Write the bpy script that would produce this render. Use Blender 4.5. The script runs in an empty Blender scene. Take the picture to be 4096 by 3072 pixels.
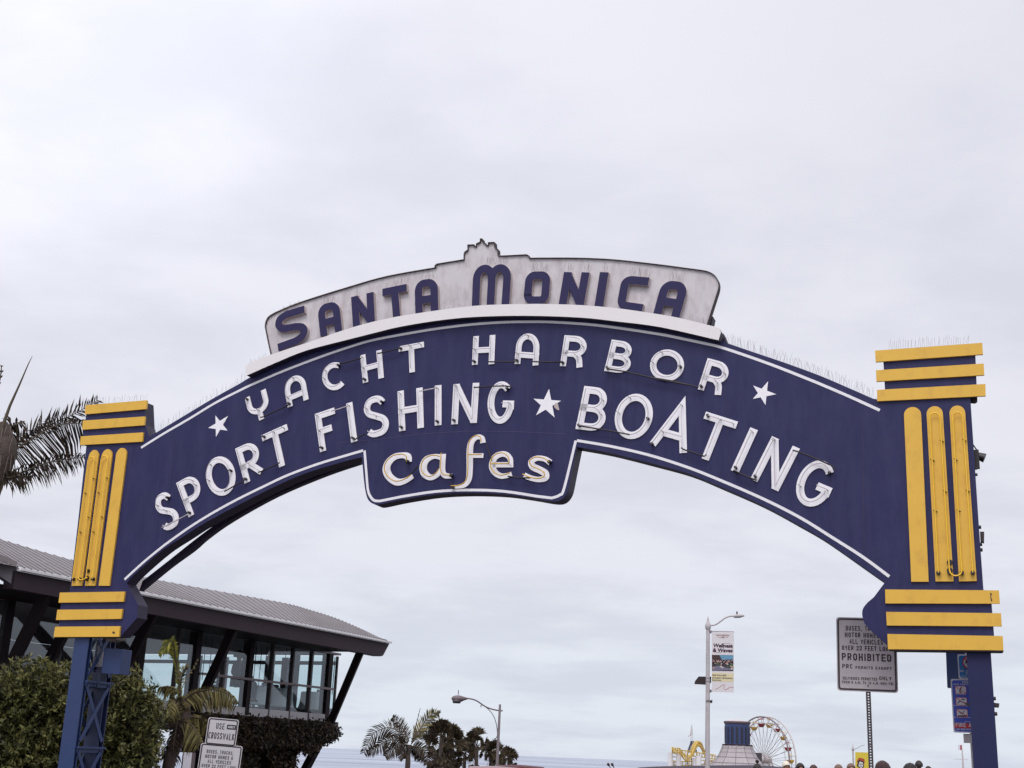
import bpy, bmesh, math, random
from math import sin, cos, tan, pi, radians, sqrt, atan2
from mathutils import Vector, Matrix
from mathutils.geometry import tessellate_polygon
scene = bpy.context.scene
C = scene.collection
RND = random.Random(7)

# ------------------------------------------------------------------ camera
F, PITCH, ROLL, EYE = 5077.0, radians(16.28), radians(2.31), 1.6
fw = Vector((0, cos(PITCH), sin(PITCH))); r0 = Vector((1, 0, 0)); u0 = r0.cross(fw)
RT = r0*cos(ROLL) + u0*sin(ROLL); UP = -r0*sin(ROLL) + u0*cos(ROLL)
cam = bpy.data.cameras.new('camera'); camo = bpy.data.objects.new('camera', cam); C.objects.link(camo)
cam.sensor_width = 36; cam.lens = F/4096*36; cam.clip_start = .1; cam.clip_end = 60000
camo.matrix_world = Matrix(((RT.x, UP.x, -fw.x, 0), (RT.y, UP.y, -fw.y, 0), (RT.z, UP.z, -fw.z, EYE), (0, 0, 0, 1)))
scene.camera = camo

# ------------------------------------------------------------------ sky and sun
SUN_AZ, SUN_EL = radians(205), radians(55)          # azimuth from +Y clockwise
w = bpy.data.worlds.new('World'); scene.world = w; w.use_nodes = True
nt = w.node_tree; N = nt.nodes; L = nt.links
for n in list(N): N.remove(n)
def nd(t, **k):
    n = N.new(t)
    for a, b in k.items(): setattr(n, a, b)
    return n
out = nd('ShaderNodeOutputWorld'); bg = nd('ShaderNodeBackground'); bg.inputs['Strength'].default_value = .10
L.new(bg.outputs[0], out.inputs[0])
sky = nd('ShaderNodeTexSky', sky_type='NISHITA', sun_disc=False, sun_elevation=SUN_EL, sun_rotation=SUN_AZ)
tc = nd('ShaderNodeTexCoord'); sep = nd('ShaderNodeSeparateXYZ'); L.new(tc.outputs['Generated'], sep.inputs[0])
def math_(op, a, b=None, c=None, clamp=False):
    m = nd('ShaderNodeMath', operation=op, use_clamp=clamp)
    for i, v in enumerate((a, b, c)):
        if v is None: continue
        if isinstance(v, (int, float)): m.inputs[i].default_value = v
        else: L.new(v, m.inputs[i])
    return m.outputs[0]
# cloud deck: project the direction on a flat layer so streaks flatten towards the horizon
zc = math_('ADD', math_('MAXIMUM', sep.outputs[2], 0.0), 0.16)
cx = math_('DIVIDE', sep.outputs[0], zc); cy = math_('DIVIDE', sep.outputs[1], zc)
comb = nd('ShaderNodeCombineXYZ'); L.new(cx, comb.inputs[0]); L.new(cy, comb.inputs[1])
def noise(scale, detail, rough, sx=1., sy=1., off=0.):
    mp = nd('ShaderNodeMapping'); mp.inputs['Scale'].default_value = (sx, sy, 1); mp.inputs['Location'].default_value = (off, off*.7, 0)
    L.new(comb.outputs[0], mp.inputs[0])
    n = nd('ShaderNodeTexNoise'); n.inputs['Scale'].default_value = scale; n.inputs['Detail'].default_value = detail
    n.inputs['Roughness'].default_value = rough; n.inputs['Distortion'].default_value = .25; L.new(mp.outputs[0], n.inputs['Vector']); return n.outputs['Fac']
n1 = noise(1.5, 4, .5, 1., 1.0, 4.6); n2 = noise(4.2, 6, .6, .9, 1.2, 9.2)
cl = math_('ADD', math_('MULTIPLY', n1, .72), math_('MULTIPLY', n2, .28))
mr = nd('ShaderNodeMapRange'); mr.inputs['From Min'].default_value = .38; mr.inputs['From Max'].default_value = .62
mr.interpolation_type = 'SMOOTHSTEP'; L.new(cl, mr.inputs[0])
cm = nd('ShaderNodeMix', data_type='RGBA'); L.new(mr.outputs[0], cm.inputs[0])
cm.inputs[6].default_value = (7.15, 7.25, 8.15, 1); cm.inputs[7].default_value = (8.25, 8.3, 9.05, 1)
# near the horizon the deck is thinner and bluer
hz = nd('ShaderNodeMapRange'); hz.inputs['From Min'].default_value = 0.0; hz.inputs['From Max'].default_value = .20
hz.interpolation_type = 'SMOOTHSTEP'; L.new(sep.outputs[2], hz.inputs[0])
hm = nd('ShaderNodeMix', data_type='RGBA'); hm.blend_type = 'MIX'; L.new(hz.outputs[0], hm.inputs[0])
blue = nd('ShaderNodeMix', data_type='RGBA'); blue.blend_type = 'MULTIPLY'; blue.inputs[0].default_value = 1
L.new(cm.outputs[2], blue.inputs[6]); blue.inputs[7].default_value = (.925, .985, 1.0, 1)
L.new(blue.outputs[2], hm.inputs[6]); L.new(cm.outputs[2], hm.inputs[7])
# bright patch where the sun stands behind the cloud (upper left) and a brighter zenith
def dirglow(v, lo, hi):
    d = nd('ShaderNodeVectorMath', operation='DOT_PRODUCT'); L.new(tc.outputs['Generated'], d.inputs[0]); d.inputs[1].default_value = Vector(v).normalized()
    m = nd('ShaderNodeMapRange'); m.interpolation_type = 'SMOOTHSTEP'; m.inputs['From Min'].default_value = lo; m.inputs['From Max'].default_value = hi
    L.new(d.outputs['Value'], m.inputs[0]); return m.outputs[0]
g1 = dirglow((-.42, .76, .60), .93, 1.0); g2 = dirglow((0, -.25, 1), .55, 1.0); g3 = dirglow((0, -1, .5), .3, 1.0); g4 = dirglow((-.18, .86, .62), .90, 1.0)
gain = math_('ADD', math_('ADD', math_('ADD', 1.0, math_('MULTIPLY', g4, .085)), math_('MULTIPLY', g1, .25)), math_('ADD', math_('MULTIPLY', g2, .9), math_('MULTIPLY', g3, .5)))
sc = nd('ShaderNodeVectorMath', operation='SCALE'); L.new(hm.outputs[2], sc.inputs[0]); L.new(gain, sc.inputs['Scale'])
fin = nd('ShaderNodeMix', data_type='RGBA'); fin.inputs[0].default_value = .04
L.new(sc.outputs[0], fin.inputs[6]); L.new(sky.outputs[0], fin.inputs[7]); L.new(fin.outputs[2], bg.inputs['Color'])

sun = bpy.data.lights.new('sun', 'SUN'); sun.energy = 1.5; sun.angle = radians(25); sun.color = (1, .97, .93)
suno = bpy.data.objects.new('sun', sun); C.objects.link(suno)
sd = Vector((sin(SUN_AZ)*cos(SUN_EL), cos(SUN_AZ)*cos(SUN_EL), sin(SUN_EL)))
suno.rotation_euler = sd.to_track_quat('Z', 'Y').to_euler(); suno.location = (0, -10, 30)
vs = scene.view_settings; vs.view_transform = 'Standard'; vs.look = 'None'; vs.gamma = 1; vs.exposure = 0; vs.use_curve_mapping = False

# ------------------------------------------------------------------ pixel -> place
CP = Vector((0, 0, EYE))
def ray(x, y): return (RT*(x-2048) - UP*(y-1536) + fw*F).normalized()
def at(x, y, dist):                       # point seen at (x,y) whose ground distance from the camera is dist
    r = ray(x, y); return CP + r*(dist/sqrt(r.x**2+r.y**2))
def atz(x, y, z):
    r = ray(x, y); return CP + r*((z-EYE)/r.z)
def hzn(x):                               # horizon row at column x
    lo, hi = 2500., 3500.
    for _ in range(40):
        m = (lo+hi)/2
        if ray(x, m).z > 0: lo = m
        else: hi = m
    return lo
class Plane:
    def __init__(s, az, D, a0=0.):        # az: azimuth of the normal pointing away from the camera
        s.n = Vector((sin(az), cos(az), 0)); s.e = Vector((cos(az), -sin(az), 0)); s.D = D; s.az = az; s.a0 = a0
    def loc(s, x, y, off=0.):             # local coords (along, away, up)
        r = ray(x, y); t = (s.D+off)/(s.n.dot(r)); p = CP + r*t
        return Vector((s.e.dot(p)-s.a0, off, p.z))
    def world(s, v): return s.n*(s.D+v[1]) + s.e*(v[0]+s.a0) + Vector((0, 0, v[2]))
    def base(s): return s.n*s.D + s.e*s.a0

# ------------------------------------------------------------------ materials
MATS = {}
def mat(name, col, rough=.6, var=.08, scale=3., bump=0., bscale=20., metal=0., spec=.5, dirt=None, dirt_amt=.5, dirt_scale=(1, 1, .2), dirt_lo=.5, dirt_hi=.7, coat=0., chips=None, chip_lo=.70, chip_scale=9):
    if name in MATS: return MATS[name]
    m = bpy.data.materials.new(name); m.use_nodes = True; t = m.node_tree; b = t.nodes['Principled BSDF']
    b.inputs['Roughness'].default_value = rough; b.inputs['Metallic'].default_value = metal; b.inputs['Specular IOR Level'].default_value = spec
    b.inputs['Coat Weight'].default_value = coat
    tc_ = t.nodes.new('ShaderNodeTexCoord')
    n = t.nodes.new('ShaderNodeTexNoise'); n.inputs['Scale'].default_value = scale; n.inputs['Detail'].default_value = 5; n.inputs['Roughness'].default_value = .6
    t.links.new(tc_.outputs['Object'], n.inputs['Vector'])
    mx = t.nodes.new('ShaderNodeMix'); mx.data_type = 'RGBA'
    mx.inputs[6].default_value = tuple(max(0, c*(1-var*1.6)) for c in col)+(1,); mx.inputs[7].default_value = tuple(min(1, c*(1+var*1.6)) for c in col)+(1,)
    t.links.new(n.outputs['Fac'], mx.inputs[0]); cur = mx.outputs[2]
    if dirt:
        mp = t.nodes.new('ShaderNodeMapping'); mp.inputs['Scale'].default_value = dirt_scale; t.links.new(tc_.outputs['Object'], mp.inputs[0])
        n2 = t.nodes.new('ShaderNodeTexNoise'); n2.inputs['Scale'].default_value = 5; n2.inputs['Detail'].default_value = 7; n2.inputs['Roughness'].default_value = .68
        t.links.new(mp.outputs[0], n2.inputs['Vector'])
        r = t.nodes.new('ShaderNodeMapRange'); r.inputs['From Min'].default_value = dirt_lo; r.inputs['From Max'].default_value = dirt_hi; r.inputs['To Max'].default_value = dirt_amt
        t.links.new(n2.outputs['Fac'], r.inputs[0])
        m2 = t.nodes.new('ShaderNodeMix'); m2.data_type = 'RGBA'; t.links.new(r.outputs[0], m2.inputs[0]); t.links.new(cur, m2.inputs[6]); m2.inputs[7].default_value = tuple(dirt)+(1,)
        cur = m2.outputs[2]
    if chips:
        n4 = t.nodes.new('ShaderNodeTexNoise'); n4.inputs['Scale'].default_value = chip_scale; n4.inputs['Detail'].default_value = 9; n4.inputs['Roughness'].default_value = .75
        mp4 = t.nodes.new('ShaderNodeMapping'); mp4.inputs['Location'].default_value = (3.3, 1.7, 9.1); t.links.new(tc_.outputs['Object'], mp4.inputs[0]); t.links.new(mp4.outputs[0], n4.inputs['Vector'])
        r4 = t.nodes.new('ShaderNodeMapRange'); r4.inputs['From Min'].default_value = chip_lo; r4.inputs['From Max'].default_value = chip_lo+.03; t.links.new(n4.outputs['Fac'], r4.inputs[0])
        m4 = t.nodes.new('ShaderNodeMix'); m4.data_type = 'RGBA'; t.links.new(r4.outputs[0], m4.inputs[0]); t.links.new(cur, m4.inputs[6]); m4.inputs[7].default_value = tuple(chips)+(1,); cur = m4.outputs[2]
    t.links.new(cur, b.inputs['Base Color'])
    if bump:
        n3 = t.nodes.new('ShaderNodeTexNoise'); n3.inputs['Scale'].default_value = bscale; n3.inputs['Detail'].default_value = 4
        t.links.new(tc_.outputs['Object'], n3.inputs['Vector'])
        bp = t.nodes.new('ShaderNodeBump'); bp.inputs['Strength'].default_value = bump; bp.inputs['Distance'].default_value = .02
        t.links.new(n3.outputs['Fac'], bp.inputs['Height']); t.links.new(bp.outputs[0], b.inputs['Normal'])
    MATS[name] = m; return m
def leafmat(name, c1, c2, rough=.45, trans=.25):
    if name in MATS: return MATS[name]
    m = bpy.data.materials.new(name); m.use_nodes = True; t = m.node_tree; b = t.nodes['Principled BSDF']; b.inputs['Roughness'].default_value = rough
    b.inputs['Specular IOR Level'].default_value = .12 if 'palm' in name else .3
    g = t.nodes.new('ShaderNodeNewGeometry'); mx = t.nodes.new('ShaderNodeMix'); mx.data_type = 'RGBA'
    mx.inputs[6].default_value = c1+(1,); mx.inputs[7].default_value = c2+(1,)
    pw = t.nodes.new('ShaderNodeMath'); pw.operation = 'POWER'; pw.inputs[1].default_value = 1.6
    t.links.new(g.outputs['Random Per Island'], pw.inputs[0]); t.links.new(pw.outputs[0], mx.inputs[0]); t.links.new(mx.outputs[2], b.inputs['Base Color'])
    tr = t.nodes.new('ShaderNodeBsdfTranslucent'); t.links.new(mx.outputs[2], tr.inputs[0]); ms = t.nodes.new('ShaderNodeMixShader'); ms.inputs[0].default_value = trans
    t.links.new(b.outputs[0], ms.inputs[1]); t.links.new(tr.outputs[0], ms.inputs[2]); t.links.new(ms.outputs[0], t.nodes['Material Output'].inputs[0])
    MATS[name] = m; return m
NAVY = mat('navy_paint', (.0212, .0205, .078), .45, .14, 1.1, .7, 1.5, spec=.22, chips=(.075, .065, .10), chip_lo=.72, chip_scale=5, dirt=(.044, .044, .115), dirt_amt=.55, dirt_scale=(1.0, 1, .22), dirt_lo=.42, dirt_hi=.75)
NAVYL = mat('navy_letter_paint', (.026, .021, .074), .5, .10, 3, .1, 8, spec=.2)
NAVYD = mat('navy_shade_and_seam', (.024, .017, .042), .6, .25, 3, .2, 5)  # navy with side and underside shade put into the colour; also dark joints
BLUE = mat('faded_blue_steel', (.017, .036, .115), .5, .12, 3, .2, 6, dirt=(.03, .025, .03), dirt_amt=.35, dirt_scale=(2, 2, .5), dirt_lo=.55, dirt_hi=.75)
BLUED = mat('shaded_blue_steel', (.012, .020, .065), .5, .2, 3, .2, 6)  # tower blue with the shade on rear members put into the colour
BOARD = mat('white_board_paint', (.56, .515, .53), .6, .07, 5, .15, 9, chips=(.16, .11, .11), chip_lo=.73, chip_scale=8, dirt=(.24, .17, .165), dirt_amt=.55, dirt_scale=(1.3, 1, .5), dirt_lo=.46, dirt_hi=.78)
LEDGE = mat('cream_ledge_paint', (.74, .695, .69), .5, .03, 4, .08, 6, chips=(.28, .2, .18), chip_lo=.74, chip_scale=8, dirt=(.55, .47, .43), dirt_amt=.25, dirt_scale=(.6, 1, .6), dirt_lo=.58, dirt_hi=.85)
WHITE = mat('white_letter_paint', (.82, .79, .82), .45, .04, 6, .05, 20, dirt=(.45, .38, .37), dirt_amt=.30, dirt_scale=(2, 1, 1.2), dirt_lo=.55, dirt_hi=.8)
STRIPE = mat('white_stripe_paint', (.76, .735, .76), .5, .05, 6, dirt=(.4, .35, .38), dirt_amt=.25, dirt_scale=(2, 1, 2), dirt_lo=.6, dirt_hi=.8)
BEIGE = mat('beige_letter_return', (.45, .37, .35), .6, .12, 6, .1, 20)
RIM = mat('rusty_dark_rim', (.045, .028, .03), .7, .3, 10, .3, 30)
YEL = mat('yellow_paint', (.70, .405, .045), .45, .06, 2.0, .12, 4, chips=(.14, .06, .03), chip_lo=.70, chip_scale=7, dirt=(.48, .23, .04), dirt_amt=.6, dirt_scale=(1.3, 1, .8), dirt_lo=.52, dirt_hi=.8)
YTUBE = mat('yellow_tube', (.85, .50, .03), .25, .05, 4)
OTUBE = mat('amber_tube', (.62, .37, .045), .25, .2, 30)
TUBE = mat('clear_neon_glass', (.50, .44, .45), .18, .25, 12, spec=.8)
BLACK = mat('black_cable', (.012, .007, .009), .45, .2, 8)
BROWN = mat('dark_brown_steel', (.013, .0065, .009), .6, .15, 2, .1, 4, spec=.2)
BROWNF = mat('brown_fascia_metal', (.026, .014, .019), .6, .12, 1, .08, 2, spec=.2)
GALV = mat('galvanised_steel', (.33, .31, .33), .45, .15, 5, .15, 20, metal=.5, dirt=(.12, .09, .09), dirt_amt=.5, dirt_scale=(2, 2, .4), dirt_lo=.5, dirt_hi=.75)
DKPOST = mat('weathered_sign_post', (.07, .055, .06), .5, .2, 10, .2, 30, metal=.3)
WIRE = mat('spike_wire', (.24, .22, .23), .4, .1, 5, metal=.6)

# ------------------------------------------------------------------ mesh building
def tag(o, label=None, cat=None, group=None, kind=None):
    for k, v in (('label', label), ('category', cat), ('group', group), ('kind', kind)):
        if v: o[k] = v
    return o
def empty(name, loc, label, cat, group=None, rz=0., kind=None):
    o = bpy.data.objects.new(name, None); C.objects.link(o); o.location = loc; o.rotation_euler = (0, 0, rz); o.empty_display_size = .3
    return tag(o, label, cat, group, kind)
class MB:
    def __init__(s): s.v = []; s.f = []; s.m = []; s.sm = []
    def add(s, vs, fs, mi=0, smooth=False):
        b = len(s.v); s.v += [tuple(v) for v in vs]
        for f in fs: s.f.append(tuple(b+i for i in f)); s.m.append(mi); s.sm.append(smooth)
        return s
    def box(s, x0, x1, y0, y1, z0, z1, mi=0, M=None):
        vs = [Vector((x, y, z)) for x in (x0, x1) for y in (y0, y1) for z in (z0, z1)]
        if M: vs = [M @ v for v in vs]
        return s.add(vs, [(0, 1, 3, 2), (4, 6, 7, 5), (0, 4, 5, 1), (2, 3, 7, 6), (0, 2, 6, 4), (1, 5, 7, 3)], mi)
    def prism(s, pts, yf, yb, mi=0, side_mi=None, back=True):   # pts: [(x,z)] ; front at y=yf, back y=yb
        if side_mi is None: side_mi = mi
        n = len(pts); fr = [Vector((p[0], yf, p[1])) for p in pts]; bk = [Vector((p[0], yb, p[1])) for p in pts]
        tri = tessellate_polygon([[Vector((p[0], p[1], 0)) for p in pts]])
        ar = sum(pts[i][0]*pts[(i+1) % n][1]-pts[(i+1) % n][0]*pts[i][1] for i in range(n))
        def orient(t):
            a, b, c = [pts[i] for i in t]; k = (b[0]-a[0])*(c[1]-a[1])-(c[0]-a[0])*(b[1]-a[1])
            return t if k > 0 else (t[0], t[2], t[1])
        tri = [orient(t) for t in tri]
        s.add(fr, tri, mi)                                  # x right, z up, seen from -y: counter-clockwise faces camera
        if back: s.add(bk, [(t[0], t[2], t[1]) for t in tri], side_mi)
        q = []
        for i in range(n):
            j = (i+1) % n; q.append((i, i+n, j+n, j) if ar > 0 else (j, j+n, i+n, i))
        return s.add(fr+bk, q, side_mi)
    def tube(s, pts, r, n=6, mi=0, caps=True, smooth=True):
        pts = [Vector(p) for p in pts]; rr = r if isinstance(r, (list, tuple)) else [r]*len(pts)
        rings = []; prev = None
        for i, p in enumerate(pts):
            t = (pts[min(i+1, len(pts)-1)]-pts[max(i-1, 0)])
            t = t.normalized() if t.length > 1e-9 else Vector((0, 0, 1))
            if prev is None:
                a = t.orthogonal().normalized()
            else:
                a = prev - t*prev.dot(t); a = a.normalized() if a.length > 1e-6 else t.orthogonal().normalized()
            prev = a; b = t.cross(a)
            rings.append([p+(a*cos(2*pi*k/n)+b*sin(2*pi*k/n))*rr[i] for k in range(n)])
        vs = [v for R in rings for v in R]; fs = []
        for i in range(len(pts)-1):
            for k in range(n): fs.append((i*n+k, i*n+(k+1) % n, (i+1)*n+(k+1) % n, (i+1)*n+k))
        s.add(vs, fs, mi, smooth)
        if caps: s.add(rings[0], [tuple(range(n))[::-1]], mi); s.add(rings[-1], [tuple(range(n))], mi)
        return s
    def lathe(s, prof, n=24, mi=0, cx=0, cy=0, smooth=True, a0=0.):   # prof [(r,z)]
        vs = []; fs = []
        for r, z in prof:
            for k in range(n): a = a0+2*pi*k/n; vs.append((cx+r*cos(a), cy+r*sin(a), z))
        for i in range(len(prof)-1):
            for k in range(n): fs.append((i*n+k, i*n+(k+1) % n, (i+1)*n+(k+1) % n, (i+1)*n+k))
        return s.add(vs, fs, mi, smooth)
    def ball(s, c, r, nu=12, nv=8, mi=0, sc=(1, 1, 1)):
        vs = []; fs = []
        for i in range(nv+1):
            t = pi*i/nv
            for k in range(nu): a = 2*pi*k/nu; vs.append((c[0]+r*sc[0]*sin(t)*cos(a), c[1]+r*sc[1]*sin(t)*sin(a), c[2]+r*sc[2]*cos(t)))
        for i in range(nv):
            for k in range(nu): fs.append((i*nu+k, (i+1)*nu+k, (i+1)*nu+(k+1) % nu, i*nu+(k+1) % nu))
        return s.add(vs, fs, mi, True)
    def build(s, name, mats, parent=None, loc=None, M=None):
        me = bpy.data.meshes.new(name)
        if M: vs = [tuple(M @ Vector(v)) for v in s.v]
        else: vs = s.v
        me.from_pydata(vs, [], s.f)
        if not isinstance(mats, (list, tuple)): mats = [mats]
        for m in mats: me.materials.append(m)
        me.polygons.foreach_set('material_index', s.m); me.polygons.foreach_set('use_smooth', s.sm); me.update()
        o = bpy.data.objects.new(name, me); C.objects.link(o)
        if parent: o.parent = parent
        if loc is not None: o.location = loc
        return o
def rebase(o, base):                        # mesh given in world coords -> origin moved to base
    o.data.transform(Matrix.Translation(-Vector(base))); o.location = Vector(base); return o
def catmull(p, n=6, closed=False):
    p = [tuple(map(float, q)) for q in p]; m = len(p)
    if m < 3: return p
    out = []
    rng = range(m) if closed else range(m-1)
    for i in rng:
        P = [p[(i+k) % m] if closed else p[min(max(i+k, 0), m-1)] for k in (-1, 0, 1, 2)]
        for j in range(n):
            t = j/n
            out.append(tuple(.5*((2*P[1][d])+(-P[0][d]+P[2][d])*t+(2*P[0][d]-5*P[1][d]+4*P[2][d]-P[3][d])*t*t+(-P[0][d]+3*P[1][d]-3*P[2][d]+P[3][d])*t**3) for d in range(len(p[0]))))
    if not closed: out.append(p[-1])
    return out
def ribbon(mb, pts, wd, yf, yb, mi=0, side_mi=None, closed=False):   # pts 2D; stroke of width wd as a raised slab
    if side_mi is None: side_mi = mi
    q = [pts[0]]
    for p in pts[1:]:
        if (p[0]-q[-1][0])**2+(p[1]-q[-1][1])**2 > 1e-7: q.append(p)
    if closed and (q[0][0]-q[-1][0])**2+(q[0][1]-q[-1][1])**2 < 1e-7: q.pop()
    n = len(q); Ls = []; Rs = []
    for i in range(n):
        a = q[(i-1) % n] if (closed or i > 0) else None; b = q[i]; c = q[(i+1) % n] if (closed or i < n-1) else None
        ds = []
        if a: d = (b[0]-a[0], b[1]-a[1]); l = math.hypot(*d); ds.append((d[0]/l, d[1]/l))
        if c: d = (c[0]-b[0], c[1]-b[1]); l = math.hypot(*d); ds.append((d[0]/l, d[1]/l))
        if len(ds) == 2:
            nx, ny = -(ds[0][1]+ds[1][1]), ds[0][0]+ds[1][0]; l = math.hypot(nx, ny)
            if l < 1e-6: nx, ny, k = -ds[0][1], ds[0][0], 1
            else: nx /= l; ny /= l; k = 1/max(.35, nx*-ds[0][1]+ny*ds[0][0])
        else: nx, ny, k = -ds[0][1], ds[0][0], 1
        h = (wd[i] if isinstance(wd, (list, tuple)) else wd)/2*k
        Ls.append((b[0]+nx*h, b[1]+ny*h)); Rs.append((b[0]-nx*h, b[1]-ny*h))
    vs = [Vector((p[0], y, p[1])) for y in (yf, yb) for p in Ls+Rs]
    fs = []; ss = []
    for i in range(n if closed else n-1):
        j = (i+1) % n
        fs.append((i, n+i, n+j, j)); ss += [(i, j, 2*n+j, 2*n+i), (n+j, n+i, 3*n+i, 3*n+j)]
    if not closed: ss += [(0, 2*n, 3*n, n), (n-1, 2*n-1, 4*n-1, 3*n-1)]
    mb.add(vs, fs, mi); mb.add(vs, ss, side_mi); return mb

def text_mesh(body, bold=0.):
    cu = bpy.data.curves.new('t', 'FONT'); cu.body = body; cu.size = 1; cu.offset = bold; cu.resolution_u = 3; cu.align_x = 'LEFT'
    o = bpy.data.objects.new('t', cu); C.objects.link(o)
    dg = bpy.context.evaluated_depsgraph_get(); me = bpy.data.meshes.new_from_object(o.evaluated_get(dg))
    vs = [v.co.copy() for v in me.vertices]; fs = [tuple(p.vertices) for p in me.polygons]
    bpy.data.objects.remove(o); bpy.data.curves.remove(cu); bpy.data.meshes.remove(me); return vs, fs
def put_text(mb, body, x0, x1, zb, h, y, bold=.02, mi=0, shear=0., asp=None, slope=0.):   # fit text in x0..x1, baseline zb, cap height h
    vs, fs = text_mesh(body, bold)
    if not vs: return
    xa = min(v.x for v in vs); xb = max(v.x for v in vs); k = (x1-x0)/(xb-xa); kz = h/.73
    out = []
    for v in vs:
        X = x0+(v.x-xa)*k+shear*v.y*kz; out.append((X, y, zb+v.y*kz+slope*(X-x0)))
    mb.add(out, fs, mi)

def sarc(cx, cy, rx, ry, a0, a1, n=6): return [(cx+rx*cos(radians(a0+(a1-a0)*k/n)), cy+ry*sin(radians(a0+(a1-a0)*k/n))) for k in range(n+1)]
def _bowl(t, b, x0=0.): return [(x0, t), (.5, t)]+sarc(.55, (t+b)/2, .45, (t-b)/2, 90, -90)[1:]+[(x0, b)]
BF = {'A': [[(0, 0), (.5, 1), (1, 0)], [(.2, .3), (.8, .3)]], 'B': [[(0, 0), (0, 1)], _bowl(1, .52), _bowl(.52, 0)], 'C': [sarc(.5, .72, .5, .28, 12, 180)+sarc(.5, .28, .5, .28, 180, 348)],
 'D': [[(0, 0), (0, 1), (.5, 1)]+sarc(.5, .7, .5, .3, 90, 0)[1:]+sarc(.5, .3, .5, .3, 0, -90)+[(0, 0)]], 'E': [[(1, 1), (0, 1), (0, 0), (1, 0)], [(0, .5), (.85, .5)]], 'F': [[(1, 1), (0, 1), (0, 0)], [(0, .5), (.85, .5)]],
 'G': [sarc(.5, .72, .5, .28, 12, 180)+sarc(.5, .28, .5, .28, 180, 360)+[(1, .48), (.55, .48)]], 'H': [[(0, 0), (0, 1)], [(1, 0), (1, 1)], [(0, .5), (1, .5)]], 'I': [[(.5, 0), (.5, 1)]], 'J': [[(1, 1), (1, .28)]+sarc(.5, .28, .5, .28, 0, -180)],
 'K': [[(0, 0), (0, 1)], [(1, 1), (.05, .45)], [(.3, .6), (1, 0)]], 'L': [[(0, 1), (0, 0), (1, 0)]], 'M': [[(0, 0), (0, 1), (.5, .3), (1, 1), (1, 0)]], 'N': [[(0, 0), (0, 1), (1, 0), (1, 1)]],
 'O': [sarc(.5, .72, .5, .28, 0, 180)+sarc(.5, .28, .5, .28, 180, 360)+[(1, .72)]], 'P': [[(0, 0), (0, 1)], _bowl(1, .45)], 'R': [[(0, 0), (0, 1)], _bowl(1, .48), [(.5, .48), (1, 0)]],
 'S': [[(1, .76)]+sarc(.5, .76, .5, .24, 0, 180)+[(.15, .58), (.85, .42)]+sarc(.5, .24, .5, .24, 0, -180)], 'T': [[(0, 1), (1, 1)], [(.5, 1), (.5, 0)]], 'U': [[(0, 1), (0, .28)]+sarc(.5, .28, .5, .28, 180, 360)+[(1, 1)]],
 'V': [[(0, 1), (.5, 0), (1, 1)]], 'W': [[(0, 1), (.22, 0), (.5, .8), (.78, 0), (1, 1)]], 'X': [[(0, 1), (1, 0)], [(0, 0), (1, 1)]], 'Y': [[(0, 1), (.5, .45), (1, 1)], [(.5, .45), (.5, 0)]], 'Z': [[(0, 1), (1, 1), (0, 0), (1, 0)]],
 '2': [[(0, .75)]+sarc(.5, .74, .5, .26, 180, 0)+[(1, .62), (0, 0), (1, 0)]], '5': [[(1, 1), (0, 1), (0, .55), (.5, .6)]+sarc(.5, .3, .5, .3, 90, -180)], '1': [[(.2, .8), (.5, 1), (.5, 0)]], '0': [sarc(.5, .72, .5, .28, 0, 180)+sarc(.5, .28, .5, .28, 180, 360)+[(1, .72)]],
 '-': [[(.1, .45), (.9, .45)]], '.': [[(.5, 0), (.5, .08)]], ',': [[(.5, .06), (.4, -.12)]], '&': [[(1, 0), (.15, .8), (.35, 1), (.65, .85), (.05, .35), (.25, 0), (.6, .05), (1, .45)]], '6': [[(.9, 1), (.2, .6)]+sarc(.5, .3, .5, .3, 150, -210, 10)]}
def block_text(mb, s_, x0, x1, zb_, h_, y, wt=.2, gap=.42):
    # condensed block capitals: unit-wide cells with stroke weight wt (of the cap height)
    ws = [{'I': .0, '1': .45, '.': .0, ',': .1, ' ': .35, 'M': 1.25, 'W': 1.45, '-': .7}.get(c, 1.) for c in s_]
    n_ = len(s_); t = min(h_*wt, .27*(x1-x0)/n_); tot = x1-x0-t*n_; cell = tot/(sum(ws)+gap*(n_-1)) if tot > 0 else 0
    if cell < .12*h_: t = h_*wt*.7; tot = x1-x0-t*n_; cell = tot/(sum(ws)+gap*(n_-1))
    x = x0; k = 0
    for c, w_ in zip(s_, ws):
        for st in BF.get(c, []):
            q = [(x+t/2+p[0]*w_*cell, zb_+t/2+p[1]*(h_-t)) for p in st]
            def ex(a, b):
                dx, dy = a[0]-b[0], a[1]-b[1]; l = math.hypot(dx, dy) or 1
                return (a[0]+dx/l*t/2, a[1]+dy/l*t/2) if (abs(dx) < .02*l or abs(dy) < .02*l) else a
            if c not in 'OD0CG': q[0] = ex(q[0], q[1]); q[-1] = ex(q[-1], q[-2])
            k += 1; ribbon(mb, q, t, y-.00006*(k % 5), y+.0015)
        x += w_*cell+t+gap*cell

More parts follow.
